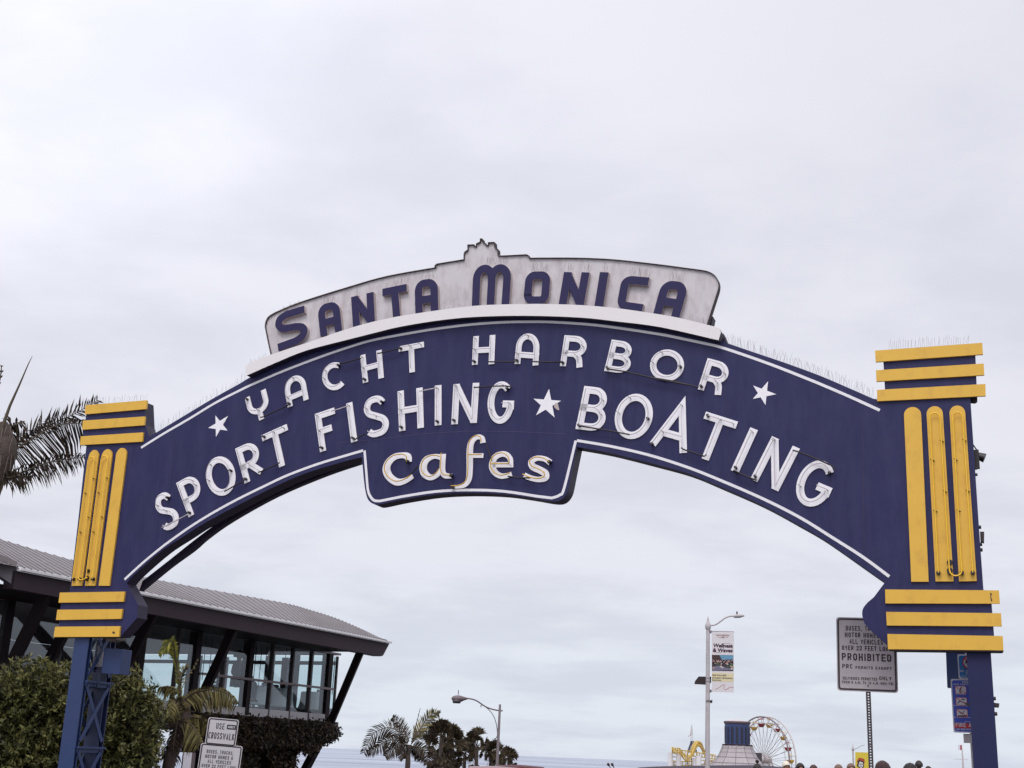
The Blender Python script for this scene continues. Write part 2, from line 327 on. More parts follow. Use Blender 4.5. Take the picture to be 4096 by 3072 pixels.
# ================================================================== THE SIGN
SP = Plane(radians(20.9), 16.5, -6.0)
signo = empty('pier_entrance_sign', SP.base(), 'huge navy blue arched entrance sign on two yellow striped pillars with white neon lettering', 'sign', rz=-radians(20.9))
Z = {'S': (0, 0, 1), 'Z1': (900, 1300, 3.6867), 'Z2': (500, 1650, 3.3183), 'Z3': (1000, 1500, 3.6867), 'Z4': (1500, 1300, 3.3183), 'Z5': (1380, 1680, 2.212),
     'Z6': (2050, 1300, 2.7657), 'Z7': (2600, 1350, 2.2125), 'Z8': (900, 900, 2.0109), 'Z9': (1900, 900, 2.0109), 'Z10': (1050, 1030, 4.1475),
     'Z11': (1450, 930, 3.16), 'Z12': (2100, 1030, 2.765), 'R1': (180, 1500, 1.509), 'R4': (3300, 1300, 2.0741), 'R5': (3300, 2100, 1.7073), 'R6': (0, 2150, 2.5517),
     'Q': (3200, 1980, 3.95), 'B6': (0, 2100, 1.7067), 'B7': (700, 2400, 2.458), 'W': (2660, 2860, 4.424), 'BN': (2790, 2500, 5.722), 'K': (1400, 2700, 2.765),
     'PR': (3750, 2580, 3.3728), 'L': (2600, 2400, 2.469), 'H': (3050, 2900, 3.16), 'PL': (0, 1350, 2.5533), 'MP': (550, 2600, 3.514)}
def zs(z, pts): x0, y0, s = Z[z]; return [(x0+p[0]/s, y0+p[1]/s)+tuple(p[2:]) for p in pts]
def S2(p, off=0.):
    v = SP.loc(p[0], p[1], off); return (v.x, v.z)
def panel(name, pts, yf, yb, mats, side=None, parent=signo):
    if side is None and len(mats) > 1: side = 1
    mb = MB().prism([S2(p, yf) for p in pts], yf, yb, 0, side); return mb.build(name, mats, parent)

T = .25
top_left = catmull([(597, 1748), (617, 1735), (710, 1679), (843, 1599), (954, 1537), (1035, 1493), (1300, 1385), (1600, 1318), (1900, 1278), (2100, 1270), (2300, 1272), (2600, 1309),
                    (2877, 1364), (2907, 1372), (3006, 1406), (3142, 1452), (3278, 1502), (3400, 1554), (3507, 1601)], 5)
low_right = catmull([(3540, 2329), (3453, 2268), (3377, 2214), (3286, 2152), (3192, 2098), (3052, 2022), (2880, 1946), (2753, 1894), (2600, 1852), (2440, 1812), (2309, 1788)], 5)
tab = catmull(zs('Z5', [(2052, 238), (2010, 440), (1985, 570), (1966, 640), (1930, 692), (1880, 718), (1800, 716), (1650, 690), (1400, 656), (1100, 646), (800, 660), (500, 706), (310, 746), (255, 744), (208, 710), (183, 640), (166, 520), (150, 330)]), 4)
low_left = catmull([(1447, 1829), (1380, 1845), (1222, 1893), (1100, 1946), (982, 2005), (822, 2090), (735, 2145), (644, 2205), (538, 2297), (506, 2333)], 5)
body = []
body += zs('R1', [(255, 185), (250, 235), (232, 330), (222, 420), (250, 424), (200, 880), (150, 1308)])
body += zs('R6', [(632, 562), (600, 905), (590, 1012)])
body += [(482, 2546), (548.6, 2471), (552.6, 2420)]
body += list(reversed(low_left)) + list(reversed(tab)) + list(reversed(low_right))
body += [(3495, 2389)] + catmull([(3470, 2410), (3453.5, 2431), (3448.5, 2451), (3451, 2472), (3461, 2498), (3493, 2530.5)], 3) + [(3557, 2588), (3560, 2598)]
body += zs('R5', [(1160, 850), (1155, 757), (1138, 537), (1136, 447), (1082, 444), (1050, 0)])
body += zs('R4', [(1205, 600), (1262, 594), (1257, 488), (1247, 250), (1243, 160), (480, 212), (484, 303), (497, 533), (497, 628)])
body += list(reversed(top_left))[1:]
body += zs('R1', [(606, 300), (600, 160)])
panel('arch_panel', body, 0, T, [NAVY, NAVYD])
# second, rear skin of the arch: a thinner box whose lower edge shows under the left haunch
rear = catmull([(556, 2364), (676, 2266), (768, 2199), (822, 2152), (922, 2082), (1100, 1983), (1293, 1901), (1440, 1851)], 4)
rear_t = catmull([(1440, 1815), (1293, 1866), (1100, 1950), (940, 2045), (850, 2106), (765, 2170), (680, 2238), (570, 2324)], 4)
mb = MB().prism([(lambda v: (v.x, v.z))(SP.loc(p[0], p[1], .45)) for p in rear+rear_t], .45, .56)
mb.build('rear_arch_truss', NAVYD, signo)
# right side rear cap block seen past the board end
panel('end_bracket', zs('Z12', [(2010, 735), (2040, 622), (2080, 655), (2075, 670), (2060, 745)]), .12, .3, [NAVYD])
panel('end_bracket', zs('Z12', [(2150, 905), (2170, 850), (2195, 840), (2212, 885), (2225, 935), (2190, 950)]), .10, .3, [NAVYD])

# panel seams
for pts in (zs('Z4', [(1298, 0), (1292, 170), (1290, 330)]), zs('Z4', [(460, 635), (430, 1090)]), zs('Z6', [(272, 470), (262, 780)]), zs('Z6', [(1090, 540), (1072, 1400)]), zs('Z7', [(348, 1010), (347, 1200)]), [(3450, 1670), (3457, 2235)]):
    ribbon_pts = [S2(p, -.002) for p in pts]
    ribbon(MB(), ribbon_pts, .006, -.0025, 0).build('panel_seam', RIM, signo) if False else None
    mbx = MB(); ribbon(mbx, ribbon_pts, .006, -.0025, 0); mbx.build('panel_seam', NAVYD, signo)

# white board, rim, ledge
board = zs('Z8', [(375, 1060), (365, 1045), (340, 930), (318, 820)]) + catmull(zs('Z8', [(318, 820), (322, 780), (345, 735), (400, 700)]), 4)
board += catmull(zs('Z8', [(400, 700), (600, 618), (1000, 492), (1300, 408), (1690, 338)]), 5)
crest = zs('Z11', [(905, 435), (910, 410), (935, 390), (1275, 335), (1275, 270), (1285, 240), (1325, 212), (1322, 150), (1400, 145), (1402, 170), (1430, 168), (1432, 135), (1480, 113), (1482, 72), (1505, 72), (1507, 112), (1550, 130), (1555, 158), (1583, 155), (1582, 120), (1660, 116), (1664, 185), (1700, 200), (1705, 285), (1760, 288), (2070, 272), (2095, 285), (2100, 318)])
board += crest + catmull([(2150, 1029.5), (2317, 1030), (2461, 1037), (2642, 1057), (2740, 1070), (2800, 1078), (2830, 1084), (2852, 1095), (2866, 1110), (2873, 1128), (2873, 1148), (2869, 1165)], 4) + [(2827, 1296), (2822, 1310)]
lowb = catmull([(2823, 1312), (2642, 1272), (2461, 1248), (2317, 1235), (2100, 1232), (1894, 1240), (1745, 1258), (1566, 1288), (1412, 1325), (1248, 1382), (1100, 1438)], 4)
panel('header_board', board+lowb, .02, .16, [BOARD, RIM])
mbx = MB(); ribbon(mbx, [S2(p, -.03) for p in board[1:-1]], .007, -.012, .1); mbx.build('board_rim', RIM, signo)
led_top = catmull([(997, 1452), (1081, 1419.5), (1248, 1364), (1412, 1308.5), (1566, 1270.5), (1745, 1242), (1894, 1223.5), (2000, 1218), (2100, 1216), (2172, 1215.5), (2317, 1220), (2461, 1232), (2606, 1252.4), (2714, 1271), (2823, 1297.6), (2866, 1308)], 4)
led_bot = catmull([(2874, 1361), (2642, 1308.5), (2461, 1285), (2317, 1270), (2100, 1263), (1895, 1268), (1745, 1283), (1600, 1307), (1500, 1331), (1397, 1357), (1225, 1402), (1100, 1452), (987, 1502)], 4)
ledge = led_top + [(2878, 1314), (2884, 1328)] + led_bot + [(981.5, 1484), (982, 1472), (987, 1460)]
panel('header_ledge', ledge, -.13, .14, [LEDGE, NAVYD])

# painted stripes
def stripe(pts, wd=.038, name='border_stripe', y=-.004):
    mbx = MB(); ribbon(mbx, [S2(p, y) for p in pts], wd, y, 0); return mbx.build(name, STRIPE, signo)
stripe(catmull([(564, 1791), (650, 1737), (760, 1673), (860, 1612), (980, 1551), (1008, 1538), (1133, 1484), (1280, 1428), (1400, 1387), (1500, 1358.5), (1681, 1325), (1801, 1307.5), (1894, 1297), (2000, 1289.5), (2100, 1287), (2208, 1288), (2353, 1297.5), (2461, 1310), (2642, 1337.4), (2726, 1354), (2823, 1374.5), (2900, 1394), (3079, 1456), (3232, 1516), (3300, 1544), (3400, 1587), (3519, 1641)], 4))
stripe(catmull([(2308, 1762), (2437, 1784), (2592, 1819), (2750, 1869), (2884, 1922), (3052, 1995), (3200, 2070), (3326, 2148), (3453, 2229), (3557, 2306)], 4))
stripe([(1458, 1802)] + catmull([(1470, 1951), (1477, 1978), (1495, 2001), (1520, 2004)], 4) + catmull([(1606, 1986.5), (1741, 1966), (1877, 1960), (2013, 1965), (2148, 1985)], 4) + catmull([(2207, 1992), (2239, 1980), (2257, 1951), (2303, 1764)], 4)[:-3] + [(2303, 1762)])
stripe(catmull([(1452, 1802), (1380, 1823), (1271, 1856), (1152, 1900), (1060, 1943), (952, 1996), (860, 2046), (776, 2097), (702, 2148), (644, 2191), (570, 2252), (498, 2318)], 4))
def star(o5):
    o5 = [S2(p, -.005) for p in o5]
    def inter(a, b, c, d):
        x1, y1 = a; x2, y2 = b; x3, y3 = c; x4, y4 = d; k = (x1-x2)*(y3-y4)-(y1-y2)*(x3-x4)
        px = ((x1*y2-y1*x2)*(x3-x4)-(x1-x2)*(x3*y4-y3*x4))/k; py = ((x1*y2-y1*x2)*(y3-y4)-(y1-y2)*(x3*y4-y3*x4))/k; return (px, py)
    pts = []
    for i in range(5):
        pts.append(o5[i]); pts.append(inter(o5[i], o5[(i+2) % 5], o5[(i-1) % 5], o5[(i+1) % 5]))
    MB().prism(pts, -.005, 0).build('star', WHITE, signo)
star(zs('Z2', [(1200, 40), (1368, 45), (1360, 240), (1207, 322), (1103, 205)]))
star(zs('Z6', [(404, 707), (537, 838), (465, 1023), (260, 998), (232, 815)]))
star(zs('Z7', [(1045, 388), (1118, 502), (1022, 597), (910, 543), (913, 425)]))
for q in ([(-60, 205), (300, 170), (700, 120), (1100, 98), (1500, 102), (1960, 125)],):
    mbx = MB(); ribbon(mbx, [S2(p, -.0025) for p in zs('Z5', q)], .004, -.0028, 0); mbx.build('panel_seam', mat('seam_highlight', (.075, .065, .15), .5), signo)
for q in ([(2100, 1440), (2100, 1730)], [(1130, 1600), (1155, 1890)], [(2900, 1500), (2920, 1960)], [(3300, 1720), (3330, 2120)], [(700, 1760), (668, 2110)]):
    mbx = MB(); ribbon(mbx, [S2(p, -.002) for p in q], .0035, -.0024, 0); mbx.build('panel_seam', NAVYD, signo)
panel('torn_star_patch', zs('Z6', [(470, 865), (500, 862), (518, 940), (505, 942), (490, 935), (458, 905)]), -.007, -.004, [BEIGE])

# yellow bands
def bar(z, q, y=-.035):
    p = zs(z, q); cs = [S2(a, y) for a in p]
    o = MB().prism(cs, y, .0).build('yellow_band', YEL, signo); bv = o.modifiers.new('b', 'BEVEL'); bv.width = .004; bv.segments = 1; return o
bar('R1', [(243, 182), (615, 152), (610, 205), (240, 237)]); bar('R1', [(228, 275), (603, 250), (598, 303), (224, 330)]); bar('R1', [(216, 370), (592, 346), (587, 402), (210, 423)])
bar('R6', [(610, 562), (1273, 552), (1260, 655), (597, 665)]); bar('R6', [(585, 737), (1249, 730), (1235, 830), (571, 842)]); bar('R6', [(562, 910), (1224, 905), (1213, 1013), (546, 1015)])
bar('R4', [(415, 212), (1305, 147), (1311, 243), (420, 306)]); bar('R4', [(423, 375), (1317, 319), (1322, 415), (426, 468)]); bar('R4', [(431, 538), (1331, 489), (1333, 588), (433, 632)])
bar('R5', [(410, 440), (1188, 446), (1195, 537), (413, 535)]); bar('R5', [(417, 593), (1202, 602), (1208, 692), (422, 686)]); bar('R5', [(426, 744), (1214, 758), (1219, 856), (430, 848)])
for z, q in (('R6', [(1145, 963), (1158, 958), (1174, 968), (1170, 980), (1150, 982)]), ('R5', [(1128, 462), (1140, 468), (1134, 490), (1143, 515), (1135, 523), (1130, 500)])):
    panel('rust_hole', zs(z, q), -.0375, -.035, [RIM])
# dark under-lip of the bottom bands
for z, q in (('R5', [(455, 850), (1219, 858), (1210, 866), (465, 858)]),):
    panel('bottom_lip', zs(z, q), -.02, .2, [RIM])
# flutes
def flute(bl, br, tr, tl, apex, neon):
    BL, BR, TR, TL, AP = [S2(p, -.03) for p in (bl, br, tr, tl, apex)]
    c = ((TL[0]+TR[0])/2, (TL[1]+TR[1])/2); h = AP[1]-c[1]; hw = (TR[0]-TL[0])/2
    pts = [BL, BR, TR]+[(c[0]+hw*cos(a), c[1]+h*sin(a)) for a in [pi*k/12 for k in range(1, 12)]]+[TL]
    o = MB().prism(pts, -.03, 0).build('flute', YEL, signo)
    if neon:
        hw *= .62; yy = -.075; xb0 = BL[0]+(BR[0]-BL[0])*.19; xb1 = BL[0]+(BR[0]-BL[0])*.81; zb = BL[1]+.10
        path = [(xb0, yy, zb), (c[0]-hw, yy, c[1]-.06)]+[(c[0]+hw*cos(a), yy, c[1]-.06+hw*sin(a)) for a in [pi-pi*k/10 for k in range(1, 10)]]+[(c[0]+hw, yy, c[1]-.06), (xb1, yy, zb)]
        MB().tube(path, .0085, 6).build('neon_tube', YTUBE, o)
        for (x, z_) in ((xb0, zb), (xb1, zb)): MB().tube([(x, -.078, z_), (x, -.028, z_)], .026, 10).build('tube_socket', BLACK, o)
        for t in (.3, .62):
            for sx, xx in ((-1, c[0]-hw+(xb0-c[0]+hw)*t), (1, c[0]+hw+(xb1-c[0]-hw)*(t-.12))):
                zz = c[1]+(zb-c[1])*(t if sx < 0 else t-.12); MB().tube([(xx-.02, -.06, zz+.012), (xx+.01, -.055, zz), (xx+.01, -.028, zz), (xx+.028, -.06, zz-.012)], .006, 5).build('tube_support', BLACK, o)
r1 = lambda q: zs('R1', [q])[0]
flute(r1((160, 1272)), r1((222, 1272)), r1((322, 495)), r1((262, 500)), r1((298, 452)), True)
flute(r1((240, 1272)), r1((302, 1272)), r1((403, 492)), r1((340, 495)), r1((377, 447)), True)
flute(r1((323, 1272)), r1((388, 1272)), r1((491, 482)), r1((428, 484)), r1((460, 440)), False)
flute((3645, 2326.7), (3714.7, 2326.7), (3684.7, 1659), (3615.8, 1659), (3649.5, 1627.9), False)
flute((3742.2, 2325.5), (3814.3, 2325.5), (3771.5, 1654), (3706.4, 1656.8), (3738.7, 1624.5), True)
flute((3836, 2325.5), (3906.8, 2324), (3861, 1652), (3798, 1652), (3829, 1622), True)
for pts in (zs('R6', [(800, 405), (810, 430), (845, 430), (890, 408)]), zs('R5', [(850, 310), (862, 335), (890, 347), (925, 335), (938, 290)])):
    pp = catmull([(lambda v: (v.x, v.y, v.z))(SP.loc(p[0], p[1], -.085)) for p in pts], 5)
    MB().tube(pp, .010, 6).build('neon_jumper', YTUBE, signo)
for z, q in (('R5', (852, 255)), ('R5', (852, 310)), ('R6', (895, 340)), ('R6', (888, 410))):
    p = zs(z, [q])[0]; v = SP.loc(p[0], p[1], -.05); MB().tube([(v.x, -.06, v.z), (v.x, -.025, v.z)], .034 if z == 'R5' else .03, 12).build('electrode_housing', BLACK, signo)

# -------- lettering
def arc(cx, cy, rx, ry, a0, a1, n=14): return [(cx+rx*cos(radians(a0+(a1-a0)*k/n)), cy+ry*sin(radians(a0+(a1-a0)*k/n))) for k in range(n+1)]
SC = catmull([(.95, .85), (.78, .965), (.52, 1), (.20, .95), (.03, .77), (.14, .61), (.5, .5), (.86, .38), (.97, .21), (.80, .04), (.46, 0), (.20, .02), (.02, .10)], 4)
G = {
 'Y': [[(0, 1), (0, .66)]+arc(.5, .66, .5, .36, 180, 360)[1:]+[(1, 1)], [(.5, .30), (.5, 0)]],
 'A': [[(0, 0), (0, .56)]+arc(.5, .56, .5, .44, 180, 0)[1:]+[(1, 0)], [(0, .26), (1, .26)]],
 'C': [arc(.58, .5, .58, .5, 52, 308, 24)],
 'H': [[(0, 0), (0, 1)], [(1, 0), (1, 1)], [(0, .5), (1, .5)]],
 'T': [[(0, 1), (1, 1)], [(.5, 1), (.5, 0)]],
 'R': [[(0, 0), (0, 1), (.5, 1)]+arc(.52, .70, .48, .30, 90, -90)[1:]+[(0, .40)], [(.52, .40)]+catmull([(.62, .36), (.80, .22), (.86, 0)], 4)],
 'B': [[(0, 0), (0, 1), (.45, 1)]+arc(.48, .755, .45, .245, 90, -90)[1:]+[(0, .51)], [(.45, .51)]+arc(.5, .255, .50, .255, 90, -90)[1:]+[(0, 0)]],
 'O': [('closed', arc(.5, .5, .5, .5, 0, 360, 36)[:-1])],
 'S': [SC],
 'P': [[(0, 0), (0, 1), (.45, 1)]+arc(.48, .70, .52, .30, 90, -90)[1:]+[(0, .40)]],
 'r': [[(0, 0), (0, 1), (.45, 1)]+arc(.48, .71, .50, .29, 90, -90)[1:]+[(0, .42)], [(.42, .42), (.98, 0)]],
 'F': [[(0, 0), (0, 1), (1, 1)], [(0, .52), (.85, .52)]],
 'I': [[(.5, 0), (.5, 1)]],
 'N': [[(0, 0), (0, 1)], [(1, 0), (1, 1)], [(.0, 1), (1, 0)]],
 'G': [arc(.5, .5, .5, .5, 48, 340, 26)+[(.97, .42)], [(.60, .46), (1, .46), (1, .30)]],
 'a': [[(0, 0), (.5, 1), (1, 0)], [(.16, .28), (.84, .28)]],
 # header alphabet
 '1': [[(1, 1), (.40, 1)]+catmull([(.40, 1), (.10, .92), (0, .74), (.12, .58), (.30, .53)], 4)[1:]+[(.66, .49)]+catmull([(.66, .49), (.92, .40), (1, .24), (.88, .08), (.60, 0)], 4)[1:]+[(0, 0)]],
 '2': [[(0, 0), (0, .70)]+arc(.38, .70, .38, .30, 180, 90, 8)[1:]+arc(.62, .70, .38, .30, 90, 0, 8)+[(1, 0)], [(0, .36), (1, .36)]],
 '4': [[(0, .18), (0, .75)]+arc(.3, .75, .3, .25, 180, 90, 6)[1:]+arc(.7, .75, .3, .25, 90, 0, 6)+[(1, .25)]+arc(.7, .25, .3, .25, 0, -90, 6)[1:]+arc(.3, .25, .3, .25, -90, -180, 6)],
 '5': [[(1, 1), (.35, 1)]+arc(.35, .78, .35, .22, 90, 180, 6)[1:]+[(0, .22)]+arc(.3, .22, .3, .22, 180, 270, 6)[1:]+[(1, 0)]],
 '3': [[(0, 0), (0, .68)]+arc(.25, .68, .25, .32, 180, 90, 8)[1:]+arc(.25, .68, .25, .32, 90, 0, 8)[1:]+[(.5, 0)], [(.5, .68)]+arc(.75, .68, .25, .32, 180, 0, 14)[1:]+[(1, 0)]],
}
def letter(ch, z, BL, BR, TR, TL, t, yf, yb, mats, side, neon=None, tube_off=.062, mesh_name='letter'):
    BL, BR, TR, TL = [S2(p, yf) for p in zs(z, [BL, BR, TR, TL])]
    W = (math.dist(BL, BR)+math.dist(TL, TR))/2; H = (math.dist(BL, TL)+math.dist(BR, TR))/2
    def m(u, v):                       # u in 0..W, v in 0..H (outer box)
        a = u/W; b = v/H
        return (BL[0]*(1-a)*(1-b)+BR[0]*a*(1-b)+TR[0]*a*b+TL[0]*(1-a)*b, BL[1]*(1-a)*(1-b)+BR[1]*a*(1-b)+TR[1]*a*b+TL[1]*(1-a)*b)
    mb = MB(); tubes = []
    for k, st in enumerate(G[ch]):
        closed = st[0] == 'closed'; pts = st[1] if closed else st
        wi = W-t; hi = H-t
        if ch == 'I': q = [(W/2, t/2+p[1]*hi) for p in pts]; tt = W
        else: q = [(t/2+p[0]*wi, t/2+p[1]*hi) for p in pts]; tt = t
        if ch == 'N' and k == 2: q = [(t*.52, H-t*.30), (W-t*.52, t*.30)]; tt = t*.98
        if ch == 'a' and k == 0: q = [(t*.35, 0), (W/2, H-t*.15), (W-t*.35, 0)]
        raw = list(q)
        if not closed:
            def ext(a, b, pa):
                dx, dy = a[0]-b[0], a[1]-b[1]; l = math.hypot(dx, dy); dx /= l; dy /= l
                if (abs(dy) > .9 and pa[1] in (0, 1)) or (abs(dx) > .9 and pa[0] in (0, 1)): return (a[0]+dx*t/2, a[1]+dy*t/2)
                return a
            if ch not in 'a' and not (ch == 'N' and k == 2):
                q[0] = ext(q[0], q[1], pts[0]); q[-1] = ext(q[-1], q[-2], pts[-1])
        ribbon(mb, [m(*p) for p in q], tt if ch != 'I' else math.dist(m(0, H/2), m(W, H/2)), yf-.0011*k, yb, 0, 1 if side else 0, closed)
        tubes.append((raw+[raw[0]] if closed else raw))
    o = mb.build(mesh_name, mats, signo)
    if neon:
        tb = MB(); yy = yf-tube_off
        for q in tubes:
            pp = [(m(*p)[0], yy, m(*p)[1]) for p in q]
            tb.tube(pp, .0058, 5)
        tb.build('neon_tube', neon, o)
        q = tubes[0]; a = m(*q[0]); MB().tube([(a[0], yy-.004, a[1]), (a[0], yf-.001, a[1])], .020, 10).build('electrode', BLACK, o)
        for q, d_ in ((tubes[0], 2), (tubes[-1], 3)):
            b = m(*q[len(q)//d_]); MB().tube([(b[0]-.018, yy-.002, b[1]+.012), (b[0]+.004, yf-.01, b[1]), (b[0]+.006, yf, b[1]-.006), (b[0]+.02, yy+.01, b[1]-.014)], .0045, 5).build('tube_clip', BLACK, o)
    return o
HL = [('1', 'Z10', (262, 1552), (775, 1362), (685, 800), (190, 945)), ('2', 'Z10', (962, 1312), (1320, 1200), (1268, 712), (903, 795)),
      ('N', 'Z8', (1030, 825), (1206, 785), (1195, 537), (1013, 580)), ('T', 'Z11', (275, 1105), (590, 1040), (553, 650), (248, 712)),
      ('2', 'Z11', (670, 1030), (957, 985), (950, 575), (655, 608)), ('3', 'Z11', (1382, 940), (1852, 910), (1890, 398), (1400, 410)),
      ('4', 'Z9', (385, 636), (590, 638), (610, 372), (410, 375)), ('N', 'Z12', (372, 520), (648, 537), (715, 165), (430, 160)),
      ('I', 'Z12', (767, 545), (862, 552), (925, 165), (828, 160)), ('5', 'Z12', (1008, 565), (1290, 607), (1378, 220), (1075, 196)), ('2', 'Z12', (1418, 622), (1705, 670), (1818, 278), (1520, 247))]
for h in HL: letter(*h, .122, -.048, .02, [NAVYL, BEIGE], True)
R1L = [('Y', 'Z1', (387, 1466), (695, 1324), (598, 938), (290, 1080)), ('A', 'Z1', (925, 1220), (1232, 1090), (1161, 689), (854, 819)),
       ('C', 'Z1', (1482, 1012), (1800, 905), (1728, 515), (1392, 610)), ('H', 'S', (1452, 1533), (1535, 1510), (1526.5, 1398), (1440, 1422)),
       ('T', 'Z4', (326, 660), (662, 595), (648, 220), (312, 285)), ('H', 'Z4', (1287, 530), (1582, 518), (1598, 130), (1305, 150)),
       ('A', 'Z6', (22, 428), (286, 450), (304, 98), (52, 88)), ('R', 'Z6', (523, 452), (800, 475), (828, 128), (577, 112)),
       ('B', 'Z6', (1013, 508), (1290, 545), (1345, 195), (1100, 160)), ('O', 'Z6', (1490, 590), (1865, 648), (1925, 300), (1560, 245)), ('R', 'Z7', (420, 455), (650, 523), (712, 235), (512, 182))]
for h in R1L: letter(*h, .089, -.014, 0, [WHITE, BEIGE], True, TUBE)
R2L = [('S', 'Z2', (512, 1600), (755, 1480), (590, 1020), (360, 1130)), ('P', 'Z2', (845, 1392), (1100, 1250), (931, 798), (678, 937)),
       ('O', 'Z2', (1162, 1172), (1527, 1008), (1379, 515), (1014, 679)), ('r', 'Z2', (1587, 947), (1865, 803), (1730, 358), (1462, 480)),
       ('T', 'Z3', (286, 1430), (661, 1262), (540, 722), (165, 890)), ('F', 'Z3', (1033, 1140), (1325, 1040), (1240, 478), (953, 577)),
       ('I', 'Z3', (1492, 1000), (1583, 970), (1507, 397), (1417, 420)), ('S', 'Z3', (1715, 950), (2075, 860), (2000, 270), (1655, 350)),
       ('H', 'Z4', (320, 1412), (648, 1360), (632, 827), (297, 880)), ('I', 'Z4', (793, 1337), (882, 1325), (882, 795), (793, 805)),
       ('N', 'Z4', (1013, 1320), (1350, 1297), (1385, 765), (1040, 785)), ('G', 'Z4', (1480, 1305), (1830, 1315), (1860, 750), (1510, 745)),
       ('B', 'Z6', (695, 1150), (1010, 1185), (1075, 705), (797, 673)), ('O', 'Z6', (1078, 1218), (1481, 1299), (1605, 804), (1202, 723)),
       ('a', 'Z7', (2, 940), (316, 1028), (445, 639), (131, 551)), ('T', 'Z7', (347, 1035), (630, 1125), (780, 745), (497, 655)),
       ('I', 'Z7', (715, 1172), (782, 1202), (955, 820), (888, 795)), ('N', 'Z7', (888, 1250), (1135, 1362), (1327, 985), (1080, 872)), ('G', 'Z7', (1230, 1426), (1520, 1548), (1695, 1158), (1405, 1036))]
for h in R2L: letter(*h, .103, -.014, 0, [WHITE, BEIGE], True, TUBE)
CAFES = {'c': [[(562, 372, 60), (556, 325, 62), (510, 312, 50), (440, 326, 56), (385, 375, 66), (366, 440, 72), (395, 505, 68), (460, 548, 62), (530, 538, 50), (600, 498, 40)]],
 'a': [[(855, 330, 50), (790, 322, 40), (722, 350, 60), (692, 410, 68), (702, 470, 66), (755, 508, 50), (812, 488, 42), (850, 440, 44)], [(868, 300, 52), (862, 440, 50), (885, 490, 48), (948, 496, 40)]],
 'f': [[(1220, 203, 50), (1212, 160, 42), (1172, 150, 42), (1125, 185, 52), (1105, 260, 58), (1103, 420, 56), (1095, 520, 52), (1060, 572, 44), (1000, 590, 32), (955, 590, 28)], [(1110, 315, 38), (1224, 315, 38)]],
 'e': [[(1310, 396, 44), (1466, 396, 44), (1462, 345, 44), (1430, 308, 46), (1380, 302, 48), (1325, 332, 54), (1302, 400, 58), (1322, 458, 54), (1375, 494, 46), (1430, 492, 42), (1474, 476, 38)]],
 's': [[(1818, 378, 50), (1770, 346, 44), (1700, 338, 44), (1650, 368, 52), (1662, 412, 58), (1720, 440, 58), (1772, 472, 58), (1772, 512, 54), (1710, 526, 44), (1640, 512, 44), (1585, 488, 46)]]}
for ch, sts in CAFES.items():
    mb = MB(); tb = MB()
    for k, st in enumerate(sts):
        q = st if (len(st) == 2) else (st[:2]+catmull(st[1:], 4)[1:] if ch == 'e' else catmull(st, 5)); zz = zs('Z5', q); yf = -.014-.001*k
        pts = [S2(p, yf) for p in zz]; ribbon(mb, pts, [p[2]/2.212/262 for p in zz], yf, 0, 0, 1)
        tb.tube([(p[0], -.085, p[1]) for p in pts], .0085, 6)
    o = mb.build('letter', [WHITE, BEIGE], signo); tb.build('neon_tube', OTUBE, o)
    p = pts[-1] if ch in 'af' else pts[0]
    if ch in 'af': p = S2(zs('Z5', [(948, 496)] if ch == 'a' else [(957, 590)])[0], -.03)
    if ch in 'cafs': MB().tube([(p[0], -.09, p[1]), (p[0], -.028, p[1])], .026, 10).build('electrode', BLACK, o)
LINKS = [('Z1', [(520, 1362), (575, 1352), (920, 1190), (945, 1160)]), ('Z1', [(1690, 570), (1745, 562), (2005, 492)]), ('Z4', [(30, 378), (80, 370), (325, 312)]), ('Z4', [(1500, 488), (1865, 487)]),
         ('Z6', [(225, 405), (545, 412), (555, 400)]), ('Z6', [(1050, 470), (1070, 488), (1250, 515), (1600, 598), (1936, 662)]), ('Z7', [(2, 352), (200, 385), (430, 440)]),
         ('Z2', [(1320, 1048), (1450, 975), (1570, 915), (1590, 890)]), ('Z3', [(120, 1435), (190, 1415), (410, 1312), (435, 1290)]), ('Z3', [(1505, 925), (1540, 955), (1600, 918), (1700, 870)]),
         ('Z4', [(1310, 830), (1560, 812), (1720, 808), (1820, 822)]), ('Z6', [(735, 1115), (800, 1125), (1100, 1175), (1295, 1212)]), ('Z7', [(275, 975), (300, 992), (480, 1052), (500, 1035)]),
         ('Z7', [(738, 1175), (800, 1205), (900, 1248), (945, 1262)]), ('Z7', [(1262, 998), (1310, 1010), (1500, 1085), (1600, 1130), (1640, 1168)]),
         ('Z5', [(545, 515), (600, 460), (650, 400)]), ('Z5', [(1245, 205), (1270, 270), (1300, 360)]), ('Z5', [(1440, 498), (1540, 512), (1640, 512)])]
for z, q in LINKS:
    v = [SP.loc(p[0], p[1], -.075) for p in zs(z, q)]; MB().tube(v, .0105, 6).build('link_cable', BLACK, signo)
for z, q in (('Z2', [(490, 1528), (725, 1410), (840, 1348)]), ('Z3', [(1200, 530), (1245, 522), (1440, 458)]), ('Z4', [(590, 877), (640, 870), (815, 835)])):
    v = [SP.loc(p[0], p[1], -.075) for p in zs(z, q)]; MB().tube(v, .009, 6).build('link_cable', TUBE, signo)

